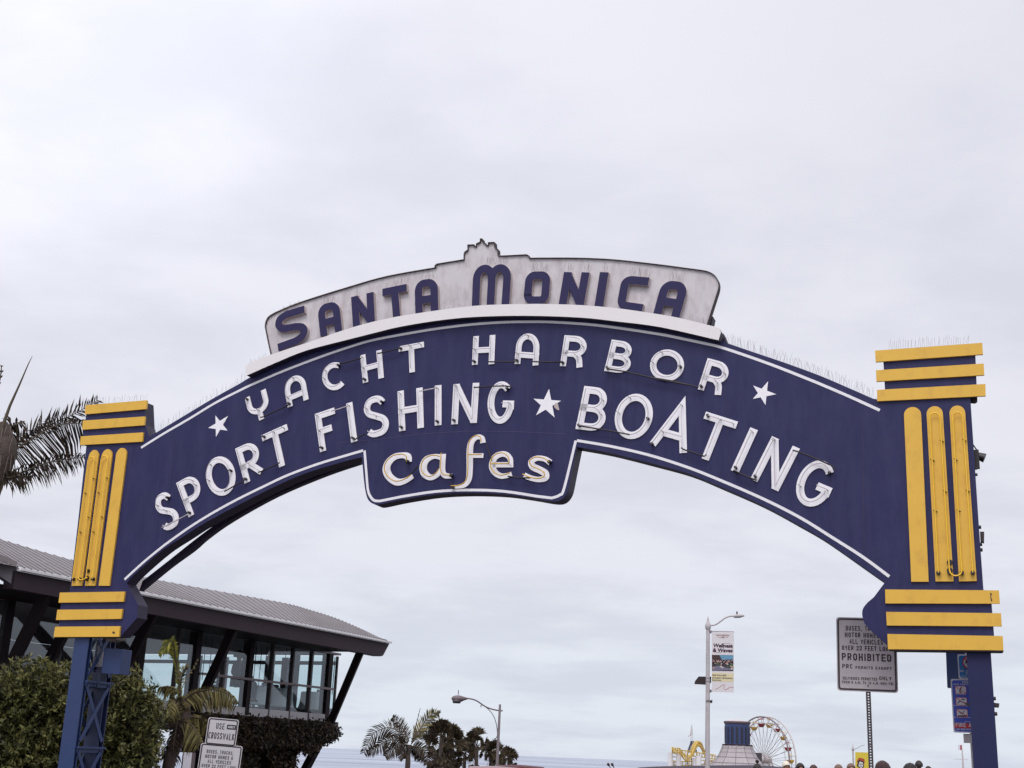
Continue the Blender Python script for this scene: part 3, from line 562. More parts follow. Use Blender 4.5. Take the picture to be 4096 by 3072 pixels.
# -------- bird spikes
def spikes(name, base_pts, n, hpx, off, lean=.5, fan=.35, r=.0019):
    L_ = [SP.loc(p[0], p[1], off) for p in base_pts]; seg = [0]
    for a, b in zip(L_, L_[1:]): seg.append(seg[-1]+(b-a).length)
    mb = MB()
    for i in range(n):
        s = seg[-1]*(i+RND.uniform(-.3, .3)+.5)/n; k = 0
        while k < len(seg)-2 and seg[k+1] < s: k += 1
        p = L_[k].lerp(L_[k+1], (s-seg[k])/max(1e-6, seg[k+1]-seg[k]))
        a = RND.uniform(-fan, fan)+.06; h = hpx/280*RND.uniform(.75, 1.1)
        if RND.random() < .08: a *= 2.2
        mb.tube([p+Vector((0, .02, 0)), p+Vector((sin(a)*h, RND.uniform(-.04, .08), cos(a)*h))], r*.75, 3, caps=False)
    return tag(mb.build(name, WIRE, signo), kind='stuff')
spikes('bird_spikes', [p for p in top_left if 2905 < p[0] < 3510], 105, 42, .10)
spikes('bird_spikes', [p for p in top_left if 600 < p[0] < 990], 62, 38, .10, r=.0017)
spikes('bird_spikes', zs('R1', [(270, 178), (612, 152)]), 34, 34, .10)
spikes('bird_spikes', zs('R4', [(520, 203), (1190, 155)]), 40, 36, .08, fan=.12)
for z, q, n, h in (('Z10', [(290, 890), (640, 770)], 14, 24), ('Z10', [(960, 790), (1215, 740)], 13, 34), ('Z8', [(1035, 572), (1080, 568)], 4, 34), ('Z8', [(1150, 540), (1175, 538)], 2, 34), ('Z11', [(270, 695), (545, 652)], 15, 36),
                   ('Z11', [(710, 600), (905, 590)], 12, 34), ('Z11', [(1530, 405), (1815, 400)], 16, 36), ('Z12', [(60, 155), (240, 150)], 12, 42), ('Z12', [(455, 158), (515, 160)], 5, 40), ('Z12', [(645, 162), (712, 164)], 5, 42),
                   ('Z12', [(870, 160), (905, 162)], 4, 42), ('Z12', [(1165, 205), (1375, 218)], 13, 42), ('Z12', [(1580, 255), (1750, 270)], 10, 40), ('Z12', [(1850, 690), (1985, 725)], 6, 22), ('Z1', [(335, 570), (600, 455)], 9, 18), ('Z11', [(1010, 960), (1350, 925)], 8, 16)):
    spikes('bird_spikes', zs(z, q), n, h, -.06, fan=.28 if n > 5 else .08, r=.0022)

# -------- supports
def loc3(x, y, off): return SP.loc(x, y, off)
a0 = loc3(262, 2830, .03).x; cL = loc3(299, 2554, .03).x; cR = loc3(351.5, 2554, .03).x
cL = (cL+loc3(231, 3072, .03).x)/2; cR = (cR+loc3(294, 3072, .03).x)/2
ztop = loc3(300, 2552, .03).z
tw = MB()
def icol(mb, x0, x1, y0, y1, z0, z1):
    mb.box(x0, x1, y0, y0+.02, z0, z1); mb.box(x0, x1, y1-.02, y1, z0, z1); xm = (x0+x1)/2; mb.box(xm-.01, xm+.01, y0+.02, y1-.02, z0, z1)
icol(tw, cL, cR, .03, .12, 0, ztop+.02); tw.build('tower_column', BLUE, signo)
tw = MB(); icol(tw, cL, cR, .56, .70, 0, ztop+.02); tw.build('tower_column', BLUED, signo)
z1 = loc3(350, 2722, .13).z; z2 = loc3(312, 2985, .13).z; dz = z1-z2
k = 0; zz = z1+dz
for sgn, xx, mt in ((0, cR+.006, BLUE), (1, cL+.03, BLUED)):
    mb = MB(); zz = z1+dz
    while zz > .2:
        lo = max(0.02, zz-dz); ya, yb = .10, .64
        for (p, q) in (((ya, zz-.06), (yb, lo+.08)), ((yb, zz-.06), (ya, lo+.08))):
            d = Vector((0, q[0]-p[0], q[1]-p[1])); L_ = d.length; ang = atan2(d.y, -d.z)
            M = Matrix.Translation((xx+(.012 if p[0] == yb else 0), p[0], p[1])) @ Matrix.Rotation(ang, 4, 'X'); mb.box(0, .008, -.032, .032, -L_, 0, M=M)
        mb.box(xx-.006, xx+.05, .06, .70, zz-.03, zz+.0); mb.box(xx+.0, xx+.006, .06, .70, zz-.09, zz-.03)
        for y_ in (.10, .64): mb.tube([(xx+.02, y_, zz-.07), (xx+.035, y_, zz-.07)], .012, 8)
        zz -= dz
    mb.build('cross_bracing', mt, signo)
def pxbox(name, q, off, dep, m):
    c = [S2(p, off) for p in q]; o = MB().prism(c, off, off+dep).build(name, m, signo); bv = o.modifiers.new('b', 'BEVEL'); bv.width = .006; bv.segments = 2; return o
pxbox('control_box', zs('B6', [(712, 840), (835, 848), (812, 1020), (692, 1010)]), .22, .25, BLUE)
pxbox('junction_box', zs('B6', [(633, 903), (686, 906), (682, 968), (629, 965)]), .30, .12, GALV)
pxbox('junction_box', zs('B6', [(668, 820), (684, 820), (682, 850), (694, 850), (690, 905), (664, 905)]), .34, .06, GALV)
v = [loc3(*p, .3) for p in zs('B6', [(615, 940), (612, 965), (630, 990), (665, 1000), (675, 1030), (668, 1080), (655, 1110)])]; MB().tube(catmull(v, 4), .014, 6).build('conduit', BLUED, signo)
pxbox('bird_nest', zs('B6', [(720, 770), (800, 770), (790, 785), (745, 797), (722, 788)]), .25, .2, mat('straw_nest', (.30, .24, .20), .9, .4, 30, 1, 60))
# right post
pL = (loc3(3865, 2604, .05).x+loc3(3895, 3072, .05).x)/2; pR = (loc3(3959, 2604, .05).x+loc3(3997, 3072, .05).x)/2; zt = loc3(3900, 2600, .05).z
SCR = mat('scratched_navy_post', (.020, .022, .072), .55, .12, 3, .15, 6, spec=.2, dirt=(.42, .38, .42), dirt_amt=.7, dirt_scale=(6, 6, 4), dirt_lo=.70, dirt_hi=.76)
tw = MB(); icol(tw, pL, pR, .05, .25, 0, zt+.02); tw.build('support_post', SCR, signo)
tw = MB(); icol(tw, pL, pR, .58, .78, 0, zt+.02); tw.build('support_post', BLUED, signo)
pxbox('control_box', [(3783, 2595), (3900, 2595), (3900, 2749), (3789, 2749)], 1.25, .2, BLUE)
for z, q, off, dep in (('R5', [(1058, 45), (1087, 45), (1086, 118), (1062, 112)], .1, .1), ('R5', [(1150, 1213), (1191, 1218), (1186, 1240), (1152, 1238)], .1, .3), ('R5', [(955, 1213), (990, 1216), (988, 1236), (958, 1226)], .3, .1), ('R4', [(1205, 592), (1264, 592), (1262, 625), (1245, 636), (1207, 634)], .1, .1)):
    pxbox('bracket', zs(z, q), off, dep, RIM)
fl = MB()
v0 = loc3(*zs('R4', [(1250, 1080)])[0], .15)
fl.box(v0.x-.04, v0.x+.04, .1, .2, v0.z-.17, v0.z+.06); a = loc3(*zs('R4', [(1268, 1085)])[0], .15); b = loc3(*zs('R4', [(1325, 1105)])[0], .15)
fl.tube([a, b], [.045, .06], 12); c = loc3(*zs('R4', [(1222, 985)])[0], .15); fl.tube([c, c.lerp(a, .6)+Vector((.01, 0, .02)), a], .009, 5)
fl.build('floodlight', BLACK, signo)
cl = MB()
for q in ((1240, 1190), (1245, 1242)):
    v = loc3(*zs('R4', [q])[0], .1); cl.tube([v-Vector((.05, 0, 0)), v+Vector((.03, 0, 0))], .018, 6)
for q in ((1055, 15), (1062, 132), (1065, 170), (1155, 1185), (1165, 1290)):
    v = loc3(*zs('R5', [q])[0], .1); cl.tube([v-Vector((.05, 0, 0)), v+Vector((.02, 0, 0))], .022, 6)
cl.build('cable_clip', BLACK, signo)

# ================================================================== THE SETTING
ASPH = mat('asphalt', (.055, .05, .052), .85, .2, 2, .4, 60)
SAND = mat('pale_sand', (.30, .26, .21), .9, .15, 1, .3, 10)
def gz(x, y):
    if y < 32: return 0.
    if y < 150: t = (y-32)/118; return -9.5*t*t*(3-2*t)
    return -9.5
mb = MB(); ys = [-60, -20, 0, 15, 25, 32, 40, 50, 60, 75, 90, 105, 120, 135, 150, 175]; xs = [-150, -60, -20, -8, 0, 8, 20, 60, 150]
vs = [(x, y, gz(x, y)) for y in ys for x in xs]; fs = [(j*9+i, j*9+i+1, (j+1)*9+i+1, (j+1)*9+i) for j in range(len(ys)-1) for i in range(8)]
g = MB().add(vs, fs).build('ground', ASPH); tag(g, kind='structure', label='dark asphalt ground sloping down to the sea')
g = MB().add([(-4, 150, -8.4), (160, 150, -8.4), (220, 620, -8.4), (20, 620, -8.4)], [(0, 1, 2, 3)]).build('pier_deck', mat('pier_boards', (.16, .13, .11), .8, .2, 1)); tag(g, kind='structure', label='timber pier deck')
# sea
wm = bpy.data.materials.new('sea_water'); wm.use_nodes = True; t = wm.node_tree; b = t.nodes['Principled BSDF']
b.inputs['Roughness'].default_value = .35; b.inputs['IOR'].default_value = 1.33
tcn = t.nodes.new('ShaderNodeTexCoord'); mp = t.nodes.new('ShaderNodeMapping'); mp.inputs['Scale'].default_value = (.003, .010, 1); t.links.new(tcn.outputs['Object'], mp.inputs[0])
nn = t.nodes.new('ShaderNodeTexNoise'); nn.inputs['Scale'].default_value = 1; nn.inputs['Detail'].default_value = 8; nn.inputs['Roughness'].default_value = .6; t.links.new(mp.outputs[0], nn.inputs['Vector'])
cr_ = t.nodes.new('ShaderNodeMix'); cr_.data_type = 'RGBA'; cr_.inputs[6].default_value = (.17, .19, .26, 1); cr_.inputs[7].default_value = (.38, .42, .50, 1); rg_ = t.nodes.new('ShaderNodeMapRange'); rg_.inputs['From Min'].default_value = .38; rg_.inputs['From Max'].default_value = .60; t.links.new(nn.outputs['Fac'], rg_.inputs[0]); t.links.new(rg_.outputs[0], cr_.inputs[0]); t.links.new(cr_.outputs[2], b.inputs['Base Color'])
bp = t.nodes.new('ShaderNodeBump'); bp.inputs['Strength'].default_value = 1; bp.inputs['Distance'].default_value = 2.5; t.links.new(nn.outputs['Fac'], bp.inputs['Height']); t.links.new(bp.outputs[0], b.inputs['Normal'])
g = MB().add([(-30000, 172, -9.6), (30000, 172, -9.6), (30000, 30000, -9.6), (-30000, 30000, -9.6)], [(0, 1, 2, 3)]).build('sea', wm); tag(g, kind='structure', label='pale grey sea reaching the horizon')

# ================================================================== RESTAURANT
r = ray(4300, hzn(4300)); TH = atan2(r.x, r.y)
c0 = at(1298, 2884, 45); RP = Plane(TH-pi/2, 0); RP.D = RP.n.dot(c0); RP.a0 = RP.loc(900, 2850).x
ro = empty('restaurant', RP.base(), 'glass walled restaurant on slanted brown columns under a ribbed grey metal roof', 'building', rz=-RP.az)
uC = RP.loc(1303, 2884).x; zb = c0.z; OV = -2.4
def R3(x, y, off): return RP.loc(x, y, off)
uE = R3(1556, 2600, OV).x; uA = R3(60, 2300, OV).x; ze = R3(1550, 2577, OV).z; zf = R3(1000, 2522, OV).z
ze = (ze+R3(700, 2402, OV).z)/2
ROOFM = mat('grey_roof_metal', (.19, .165, .17), .5, .15, .6, .1, 3, metal=.3, dirt=(.10, .08, .08), dirt_amt=.45, dirt_scale=(.5, .3, 1), dirt_lo=.45, dirt_hi=.75)
fa = MB(); fa.prism([(uA, ze), (uE, ze), (uE-.38, zf-.04), (uE-.52, zf-.08), (uA, zf-.01)], OV, OV+.3); fa.build('fascia', mat('brown_eave_fascia', (.040, .026, .033), .6, .12, 1, .08, 2, spec=.2), ro)
MB().box(uA, uE-.1, OV-.16, OV-.02, ze+.0, ze+.055).build('gutter', mat('white_gutter', (.72, .68, .68), .5), ro)
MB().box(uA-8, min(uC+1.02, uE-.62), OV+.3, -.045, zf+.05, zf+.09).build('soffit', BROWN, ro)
# roof loft
eav = [(1552, 0), (1520, 0), (1470, 0), (1400, 0), (1320, 0), (1240, 0), (1100, 0), (900, 0), (700, 0), (480, 0), (240, 0), (40, 0), (-200, 0), (-420, 0)]
rid = [(1546, 2567, .02), (1500, 2544, .9), (1435, 2512, 1.9), (1340, 2472, 3.4), (1240, 2440, 4.8), (1140, 2413, 6.2), (960, 2380, 7.8), (720, 2337, 9), (480, 2288, 9), (250, 2230, 9), (0, 2157, 9), (-200, 2100, 9), (-420, 2036, 9), (-640, 1975, 9)]
E_ = []
for (x, _) in eav:
    # eave point at height ze on plane OV, chosen by image column
    lo, hi = 2000., 3300.
    for _k in range(40):
        m_ = (lo+hi)/2
        if R3(x, m_, OV).z > ze+.07: lo = m_
        else: hi = m_
    E_.append(R3(x, lo, OV-.08))
Rr = [R3(x, y, OV+b) for x, y, b in rid]
EE = catmull([tuple(v) for v in E_], 7); RR = catmull([tuple(v) for v in Rr], 7)
rf = MB(); rows = 6; n = len(EE)
vs = []
for i in range(n):
    a = Vector(EE[i])+Vector((0, 0, .02)); c = Vector(RR[i])
    for j in range(rows+1):
        tt = j/rows; p = a.lerp(c, tt); vs.append(p)
fs = [(i*(rows+1)+j, (i+1)*(rows+1)+j, (i+1)*(rows+1)+j+1, i*(rows+1)+j+1) for i in range(n-1) for j in range(rows)]
rf.add(vs, fs)
for i in range(n):
    pp = [vs[i*(rows+1)+j]+Vector((0, 0, .008)) for j in range(rows+1)]
    if (pp[0]-pp[-1]).length > .3: rf.tube(pp, .020, 4, smooth=False)
rf.build('roof', ROOFM, ro)
# wing turning towards the street on the left
cw = RP.world(R3(76, 2271, OV)); WP = Plane(radians(-24), 0); WP.D = WP.n.dot(cw)
def wing(name, q, m, dep=.5):
    mbw = MB(); mbw.prism([(lambda v: (v.x, v.z))(WP.loc(p[0], p[1], 0)) for p in q], 0, dep)
    M = ro.matrix_basis.inverted() @ Matrix.Translation(WP.base()) @ Matrix.Rotation(-WP.az, 4, 'Z')
    bpy.context.view_layer.update(); M = Matrix.Rotation(RP.az, 4, 'Z') @ Matrix.Translation(WP.base()-RP.base()) @ Matrix.Rotation(-WP.az, 4, 'Z')
    return mbw.build(name, m, ro, M=M)
wing('wing_fascia', [(-160, 2196), (0, 2243), (76, 2271), (44, 2334), (0, 2305), (-160, 2255)], mat('grey_wing_fascia', (.20, .175, .20), .5, .1, 1))
wing('wing_roof', [(-160, 2150), (0, 2216), (70, 2247), (66, 2264), (0, 2242), (-160, 2194)], ROOFM, .4)
# wall: columns, mullions, rails, panes
MULL = mat('brown_mullion', (.05, .038, .042), .5, .2, 3); SILL = mat('pale_wall_base', (.50, .47, .48), .6, .1, 2)
mx = [(-100, 2640, .1), (15, 2600, .26), (240, 2600, .07), (420, 2600, .07), (566, 2600, .26), (690, 2800, .05), (773, 2774, .24), (879, 2840, .09), (983, 2860, .21), (1070, 2860, .07), (1153, 2865, .07), (1229, 2875, .09), (1303, 2884, .25)]
us = [(R3(x, y, 0).x, w_) for x, y, w_ in mx]
for u, w_ in us:
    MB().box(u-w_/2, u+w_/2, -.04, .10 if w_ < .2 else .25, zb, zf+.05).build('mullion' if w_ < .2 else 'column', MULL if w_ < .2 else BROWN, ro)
zr = R3(1320, 2756, 0).z; ur = R3(800, 2692, 0).x
MB().box(ur, uC+.25, -.09, -.045, zr-.035, zr+.035).build('rail', mat('pinkish_rail', (.22, .17, .18), .5), ro)
MB().box(us[0][0], uC, -.03, .08, zb-.02, zb+.22).build('wall_base', SILL, ro)
ub = [u for u, _ in us]
gm = bpy.data.materials.new('window_glass'); gm.use_nodes = True; t = gm.node_tree; t.nodes.remove(t.nodes['Principled BSDF'])
tr = t.nodes.new('ShaderNodeBsdfTransparent'); tr.inputs[0].default_value = (.91, .965, .97, 1); gl = t.nodes.new('ShaderNodeBsdfGlossy'); gl.inputs[0].default_value = (.8, .8, .85, 1); gl.inputs['Roughness'].default_value = .03
ms = t.nodes.new('ShaderNodeMixShader'); ms.inputs[0].default_value = .08; t.links.new(tr.outputs[0], ms.inputs[1]); t.links.new(gl.outputs[0], ms.inputs[2]); t.links.new(ms.outputs[0], t.nodes['Material Output'].inputs[0])
for a, b in zip(us, us[1:]):
    MB().box(a[0]+a[1]/2, b[0]-b[1]/2, .025, .035, zb+.22, zf+.04).build('window_pane', gm, ro)
# return wall of glass on the seaward side, with its far posts
MB().box(uC+.95, uC+.96, .3, 9, zb+.1, zf+.04).build('window_pane', gm, ro)
MB().box(uC+.16, uC+.95, .29, .30, zb, zf+.04).build('window_pane', gm, ro)
for yy in (.3, 3.2, 6.1): MB().box(uC+.92, uC+.99, yy-.04, yy+.04, zb, zf+.04).build('mullion', MULL, ro)
MB().box(us[0][0], uC+1.0, .09, 9.2, zb-.45, zb-.001).build('floor_slab', mat('dark_floor', (.10, .075, .08), .6), ro)
ZC = zf-.02
MB().box(us[0][0], uC+.9, .12, 9.2, ZC+.09, ZC+.16).build('ceiling', mat('mauve_ceiling', (.30, .26, .29), .7, .05), ro)
# rear wall with its window openings
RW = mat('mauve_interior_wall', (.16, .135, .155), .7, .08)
f9 = lambda x, y: R3(x, y, 9.)
za, zb_, zc_, zd = f9(760, 2606).z, f9(760, 2632).z, f9(760, 2650).z, f9(760, 2712).z
def e9(x, y):                                  # point on the glazed end wall (u = uC+.95)
    r = ray(x, y); q = RP.e*(uC+.95+RP.a0)+RP.n*0; t = (uC+.95+RP.a0)/RP.e.dot(r); p = CP+r*t; return RP.n.dot(p)-RP.D, p.z
ul = us[0][0]-3; UE = uC+.9
W_ = MB(); W_.box(ul, UE, 9, 9.2, za, ZC+.1); W_.box(ul, UE, 9.02, 9.18, zc_, zb_); W_.box(ul, UE, 9, 9.2, zb-.3, min(zd, zb+1.5))
for a, b in ((-900, 590), (612, 640), (725, 740), (867, 880)):
    ua, ub_ = f9(a, 2700).x, min(UE, f9(b, 2700).x)
    if ub_ > ua: W_.box(ua, ub_, 8.98, 9.22, zb+.7, ZC)
W_.build('rear_wall', RW, ro)
E_W = MB(); z0e, z1e, z2e = e9(960, 2617)[1], e9(960, 2642)[1], e9(960, 2656)[1]
E_W.box(uC+.90, uC+1.0, .3, 9.2, z0e, ZC+.1); E_W.box(uC+.90, uC+1.0, .3, 9.2, z2e, z1e); E_W.box(uC+.9, uC+1., .3, 9.2, zb-.3, zb+.45)
for a, b in ((896, 906), (990, 1000), (1127, 1150)):
    oa, ob_ = e9(a, 2700)[0], e9(b, 2700)[0]; E_W.box(uC+.88, uC+1.02, min(oa, ob_), max(oa, ob_), zb+.3, ZC)
E_W.build('end_wall', RW, ro)
# hanging cords and blinds
CU = mat('grey_curtain', (.34, .31, .33), .8, .1, 8)
for a, b in ((1075, 1100), (1180, 1200)):
    p0, p1 = R3(a, 2650, 1.0), R3(b, 2650, 1.0); mbc = MB(); k = 12
    for i in range(k):
        x0 = p0.x+(p1.x-p0.x)*i/k; x1 = p0.x+(p1.x-p0.x)*(i+1)/k
        mbc.add([(x0, 1.0+(i % 2)*.08, zb+.3), (x1, 1.0+((i+1) % 2)*.08, zb+.3), (x1, 1.0+((i+1) % 2)*.08, ZC), (x0, 1.0+(i % 2)*.08, ZC)], [(0, 1, 2, 3)])
    mbc.build('curtain', CU, ro)
for x in (815, 840, 1000, 1020, 1042, 1062, 1085, 1092, 1140, 1172, 1338):
    u = R3(x, 2650, .15).x; MB().tube([(u, .15, zb+.9), (u+.01, .15, ZC)], .012, 4).build('blind_cord', BROWN, ro)
# slanted columns
def scol(t1, o1, t2, o2, ext=0.):
    a = R3(*t1, o1); b = R3(*t2, o2); d = (b-a).normalized(); b = b+d*ext
    mbc = MB(); s = .105; up = Vector((0, 1, 0)); side = d.cross(up).normalized(); f_ = side.cross(d).normalized()
    vs = [p+side*i*s+f_*j*s*1.1 for p in (a, b) for i, j in ((-1, -1), (1, -1), (1, 1), (-1, 1))]
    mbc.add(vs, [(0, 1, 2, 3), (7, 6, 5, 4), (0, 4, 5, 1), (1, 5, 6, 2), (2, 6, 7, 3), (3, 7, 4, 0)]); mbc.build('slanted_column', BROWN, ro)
scol((1446, 2596), -2.2, (1325, 2884), -.35); scol((1326, 2878), -.35, (1222, 3076), .1, 7)
scol((938, 2508), -2.2, (812, 2778), -.7, 1.2); scol((190, 2366), -2.2, (76, 2598), -1.2, 1.5); scol((-60, 2300), -2.2, (-170, 2560), -1.2, 1.5)
for x in (620, 330): scol((x, 2440-(.2*(620-x))), -2.2, (x-105, 2650-(.2*(620-x))), -1.0, .5)
# interior lamp seen through the glass
# piers carrying the floor
for a, b in ((845, 1015), (1088, 1180)):
    p0, p1 = R3(a, 2980, .3), R3(b, 2980, .3); MB().box(p0.x, p1.x, .3, 1.3, -9, zb-.44).build('pier', BROWN, ro)
def rw(u, o, z): return RP.world(Vector((u, o, z)))

# furniture and diners behind the glass
CLOTH = mat('white_table_linen', (.72, .72, .74), .7, .03); CHAIR = mat('dark_chair_fabric', (.08, .06, .07), .7)
def inside(px, off): return R3(px, 2800, off).x
for i, (px, wpx, lab) in enumerate(((1016, 46, 'white draped dining table behind the middle panes of the restaurant'), (1118, 44, 'white draped dining table beside the grey curtains'), (1250, 40, 'white draped dining table in the last bay at the glass corner'))):
    u = inside(px, 1.0); t_ = empty('dining_table', rw(u, 1.0, zb), lab, 'table', 'linen covered tables in the restaurant', rz=-RP.az)
    MB().lathe([(0, .98), (.40, .98), (.42, .95), (.44, .62), (.50, .38)], 14).build('tablecloth', CLOTH, t_); MB().lathe([(.05, .97), (.05, .05), (.28, .02)], 10).build('pedestal', BROWN, t_)
def chair(px, off, lab, rz=0):
    u = inside(px, off); t_ = empty('dining_chair', rw(u, off, zb), lab, 'chair', 'dark chairs in the restaurant', rz=-RP.az+rz)
    o = MB().box(-.24, .24, -.04, .04, .48, 1.12).build('backrest', CHAIR, t_); bv = o.modifiers.new('b', 'BEVEL'); bv.width = .05; bv.segments = 3
    MB().box(-.24, .24, .04, .50, .40, .48).build('seat', CHAIR, t_)
    for a in (-.21, .17):
        for b in (-.02, .44): MB().box(a, a+.04, b, b+.04, 0, .40).build('leg', CHAIR, t_)
chair(1052, 1.3, 'dark chair right of the table in the middle panes', .3); chair(1085, 1.5, 'dark chair left of the table by the curtains', -.5)
chair(1276, 1.4, 'dark chair at the table nearest the glass corner', .2); chair(975, 1.7, 'dark chair behind the broad shouldered diner', .1)

# ---- people
SKINS = [mat('skin_tan', (.32, .17, .11), .55, .08, 10), mat('skin_dark', (.12, .06, .04), .5, .1, 10), mat('skin_light', (.45, .27, .20), .55, .08, 10)]
def skin_body(name, joints, edges, m, parent, sub=1):
    me = bpy.data.meshes.new(name); me.from_pydata([j[0] for j in joints], edges, []); me.materials.append(m)
    o = bpy.data.objects.new(name, me); C.objects.link(o); o.parent = parent
    md = o.modifiers.new('skin', 'SKIN'); sv = me.skin_vertices[0].data if me.skin_vertices else None
    if sv is None:
        bm = bmesh.new(); bm.from_mesh(me); bm.verts.layers.skin.verify(); bm.to_mesh(me); bm.free(); sv = me.skin_vertices[0].data
    for i, j in enumerate(joints): sv[i].radius = j[1]; sv[i].use_root = (i == 0)
    sb = o.modifiers.new('sub', 'SUBSURF'); sb.levels = sub; sb.render_levels = sub; md.use_smooth_shade = True; return o
def person(px, ytop, dist, lab, hair, cloth, skin, face=0., seated=False, base=None, hairdo='short', hw=1.0, group='people on the pier road, only heads in view'):
    if base is None:
        p = at(px, ytop, dist); H = p.z-gz(p.x, p.y); base = Vector((p.x, p.y, gz(p.x, p.y)))
    else: H = 1.7
    az = atan2(base.x, base.y); s = H/1.75
    e = empty('person', base, lab, 'person', group, rz=-az+face)
    sk = skin
    J = [((0, 0, .98), (.15, .11)), ((0, 0, 1.20), (.135, .10)), ((0, 0, 1.38), (.17, .10)), ((0, 0, 1.49), (.055, .055)), ((0, -.01, 1.555), (.055, .06)), ((0, -.015, 1.63), (.078, .095)), ((0, 0, 1.715), (.055, .065)),
         ((.19, 0, 1.40), (.06, .06)), ((.26, .02, 1.13), (.045, .045)), ((.25, -.08, .90), (.033, .033)), ((.245, -.11, .80), (.03, .02)),
         ((-.19, 0, 1.40), (.06, .06)), ((-.26, .02, 1.13), (.045, .045)), ((-.25, -.08, .90), (.033, .033)), ((-.245, -.11, .80), (.03, .02)),
         ((.09, 0, .88), (.095, .095)), ((.10, -.02, .50), (.065, .065)), ((.10, .03, .09), (.04, .04)), ((.10, -.12, .04), (.04, .03)),
         ((-.09, 0, .88), (.095, .095)), ((-.10, -.02, .50), (.065, .065)), ((-.10, .03, .09), (.04, .04)), ((-.10, -.12, .04), (.04, .03))]
    if seated:
        J = [list(j) for j in J]
        for k, (x, y, z) in {15: (.1, -.05, .93), 16: (.11, -.45, .93), 17: (.11, -.45, .50), 18: (.11, -.55, .46), 19: (-.1, -.05, .93), 20: (-.11, -.45, .93), 21: (-.11, -.45, .50), 22: (-.11, -.55, .46), 9: (.2, -.28, 1.08), 10: (.15, -.36, 1.10), 13: (-.2, -.28, 1.08), 14: (-.15, -.36, 1.10)}.items(): J[k][0] = (x, y, z)
    Ed = [(0, 1), (1, 2), (2, 3), (3, 4), (4, 5), (5, 6), (2, 7), (7, 8), (8, 9), (9, 10), (2, 11), (11, 12), (12, 13), (13, 14), (0, 15), (15, 16), (16, 17), (17, 18), (0, 19), (19, 20), (20, 21), (21, 22)]
    J = [(tuple(c*s for c in j[0]), (j[1][0]*s, j[1][1]*s)) for j in J]
    body = skin_body('body', J, Ed, sk, e, 2)
    # clothing: top and trousers as slightly larger shells
    tj = [(J[k][0], (J[k][1][0]*1.12, J[k][1][1]*1.14)) for k in (0, 1, 2, 7, 8, 11, 12)]
    skin_body('jacket', [((tj[0][0]), tj[0][1])]+tj[1:], [(0, 1), (1, 2), (2, 3), (3, 4), (2, 5), (5, 6)], cloth, e, 1)
    lj = [(J[k][0], (J[k][1][0]*1.12, J[k][1][1]*1.12)) for k in (0, 15, 16, 17, 19, 20, 21)]
    skin_body('trousers', lj, [(0, 1), (1, 2), (2, 3), (0, 4), (4, 5), (5, 6)], mat('dark_denim', (.02, .022, .035), .8), e, 1)
    hz_ = 1.645*s
    hb = MB()
    nu, nv = 18, 12; rr = .118*s*hw; vs = []; fs = []
    for i in range(nv+1):
        tt = pi*.62*i/nv
        for k in range(nu):
            a = 2*pi*k/nu; front = max(0, -sin(a))
            lim = tt*(1-.42*front) if hairdo != 'hood' else tt*(1-.30*front)
            jr = rr*(1+RND.uniform(-.035, .035)); vs.append((jr*.86*sin(lim)*cos(a), .012*s+jr*1.02*sin(lim)*sin(a), hz_+jr*cos(lim)))
    for i in range(nv):
        for k in range(nu): fs.append((i*nu+k, (i+1)*nu+k, (i+1)*nu+(k+1) % nu, i*nu+(k+1) % nu))
    hb.add(vs, fs, 0, True)
    if hairdo == 'long': hb.box(-.10*s, .10*s, .03*s, .12*s, 1.38*s, 1.66*s)
    if hairdo == 'bun': hb.ball((0, .05*s, hz_+.15*s), .055*s)
    if hairdo == 'pom': hb.ball((0, 0, hz_+.165*s), .045*s)
    hb.build('headscarf' if hairdo == 'hood' else ('knit_hat' if hairdo == 'pom' else 'hair'), hair, e)
    fm = MAT_EYE
    for sx in (-1, 1): MB().ball((sx*.033*s, -.095*s, 1.635*s), .011*s, 8, 6).build('eye', fm, e)
    MB().add([(-.012*s, -.098*s, 1.60*s), (.012*s, -.098*s, 1.60*s), (0, -.125*s, 1.597*s), (0, -.098*s, 1.64*s)], [(0, 1, 2), (0, 2, 3), (1, 3, 2)], 0, True).build('nose', sk, e)
    MB().box(-.022*s, .022*s, -.100*s, -.090*s, 1.568*s, 1.574*s).build('mouth', mat('lip', (.22, .06, .05), .5), e)
    return e
MAT_EYE = mat('dark_eye', (.01, .008, .008), .3)
HB = mat('black_brown_hair', (.018, .010, .010), .6, .4, 60, .5, 90); HBL = mat('sandy_hair', (.17, .10, .07), .6, .3, 60, .5, 90); HW = mat('cream_headscarf', (.70, .62, .50), .8, .1, 30)
HR = mat('auburn_hair', (.07, .03, .025), .6, .3, 60, .5, 90)
K = [mat('black_jacket', (.02, .018, .022), .8), mat('grey_hoodie', (.15, .14, .15), .85), mat('beige_coat', (.4, .32, .25), .8), mat('blue_jacket', (.04, .07, .15), .8)]
person(3145, 3047, 36, 'person in a cream headscarf facing the camera in front of the ferris wheel', HW, K[2], SKINS[0], .35, hairdo='hood', hw=1.05)
person(3201, 3055, 33, 'dark haired person just right of the ferris wheel, face towards camera', HB, K[0], SKINS[0], .3, hairdo='long', hw=1.08)
person(3253, 3060, 36, 'dark haired person second to the right of the ferris wheel, looking sideways', HR, K[1], SKINS[2], -.7)
person(3355, 3059, 34, 'sandy haired person turned away left of the small yellow banner', HBL, K[2], SKINS[2], 2.4, hairdo='long')
person(3404, 3055, 32, 'person with light brown hair and sunglasses below the small yellow banner pole', HBL, K[3], SKINS[2], .25)
person(3530, 3052, 19.5, 'large dark haired head close to the perforated sign post', HR, K[0], SKINS[0], pi, hw=1.18)
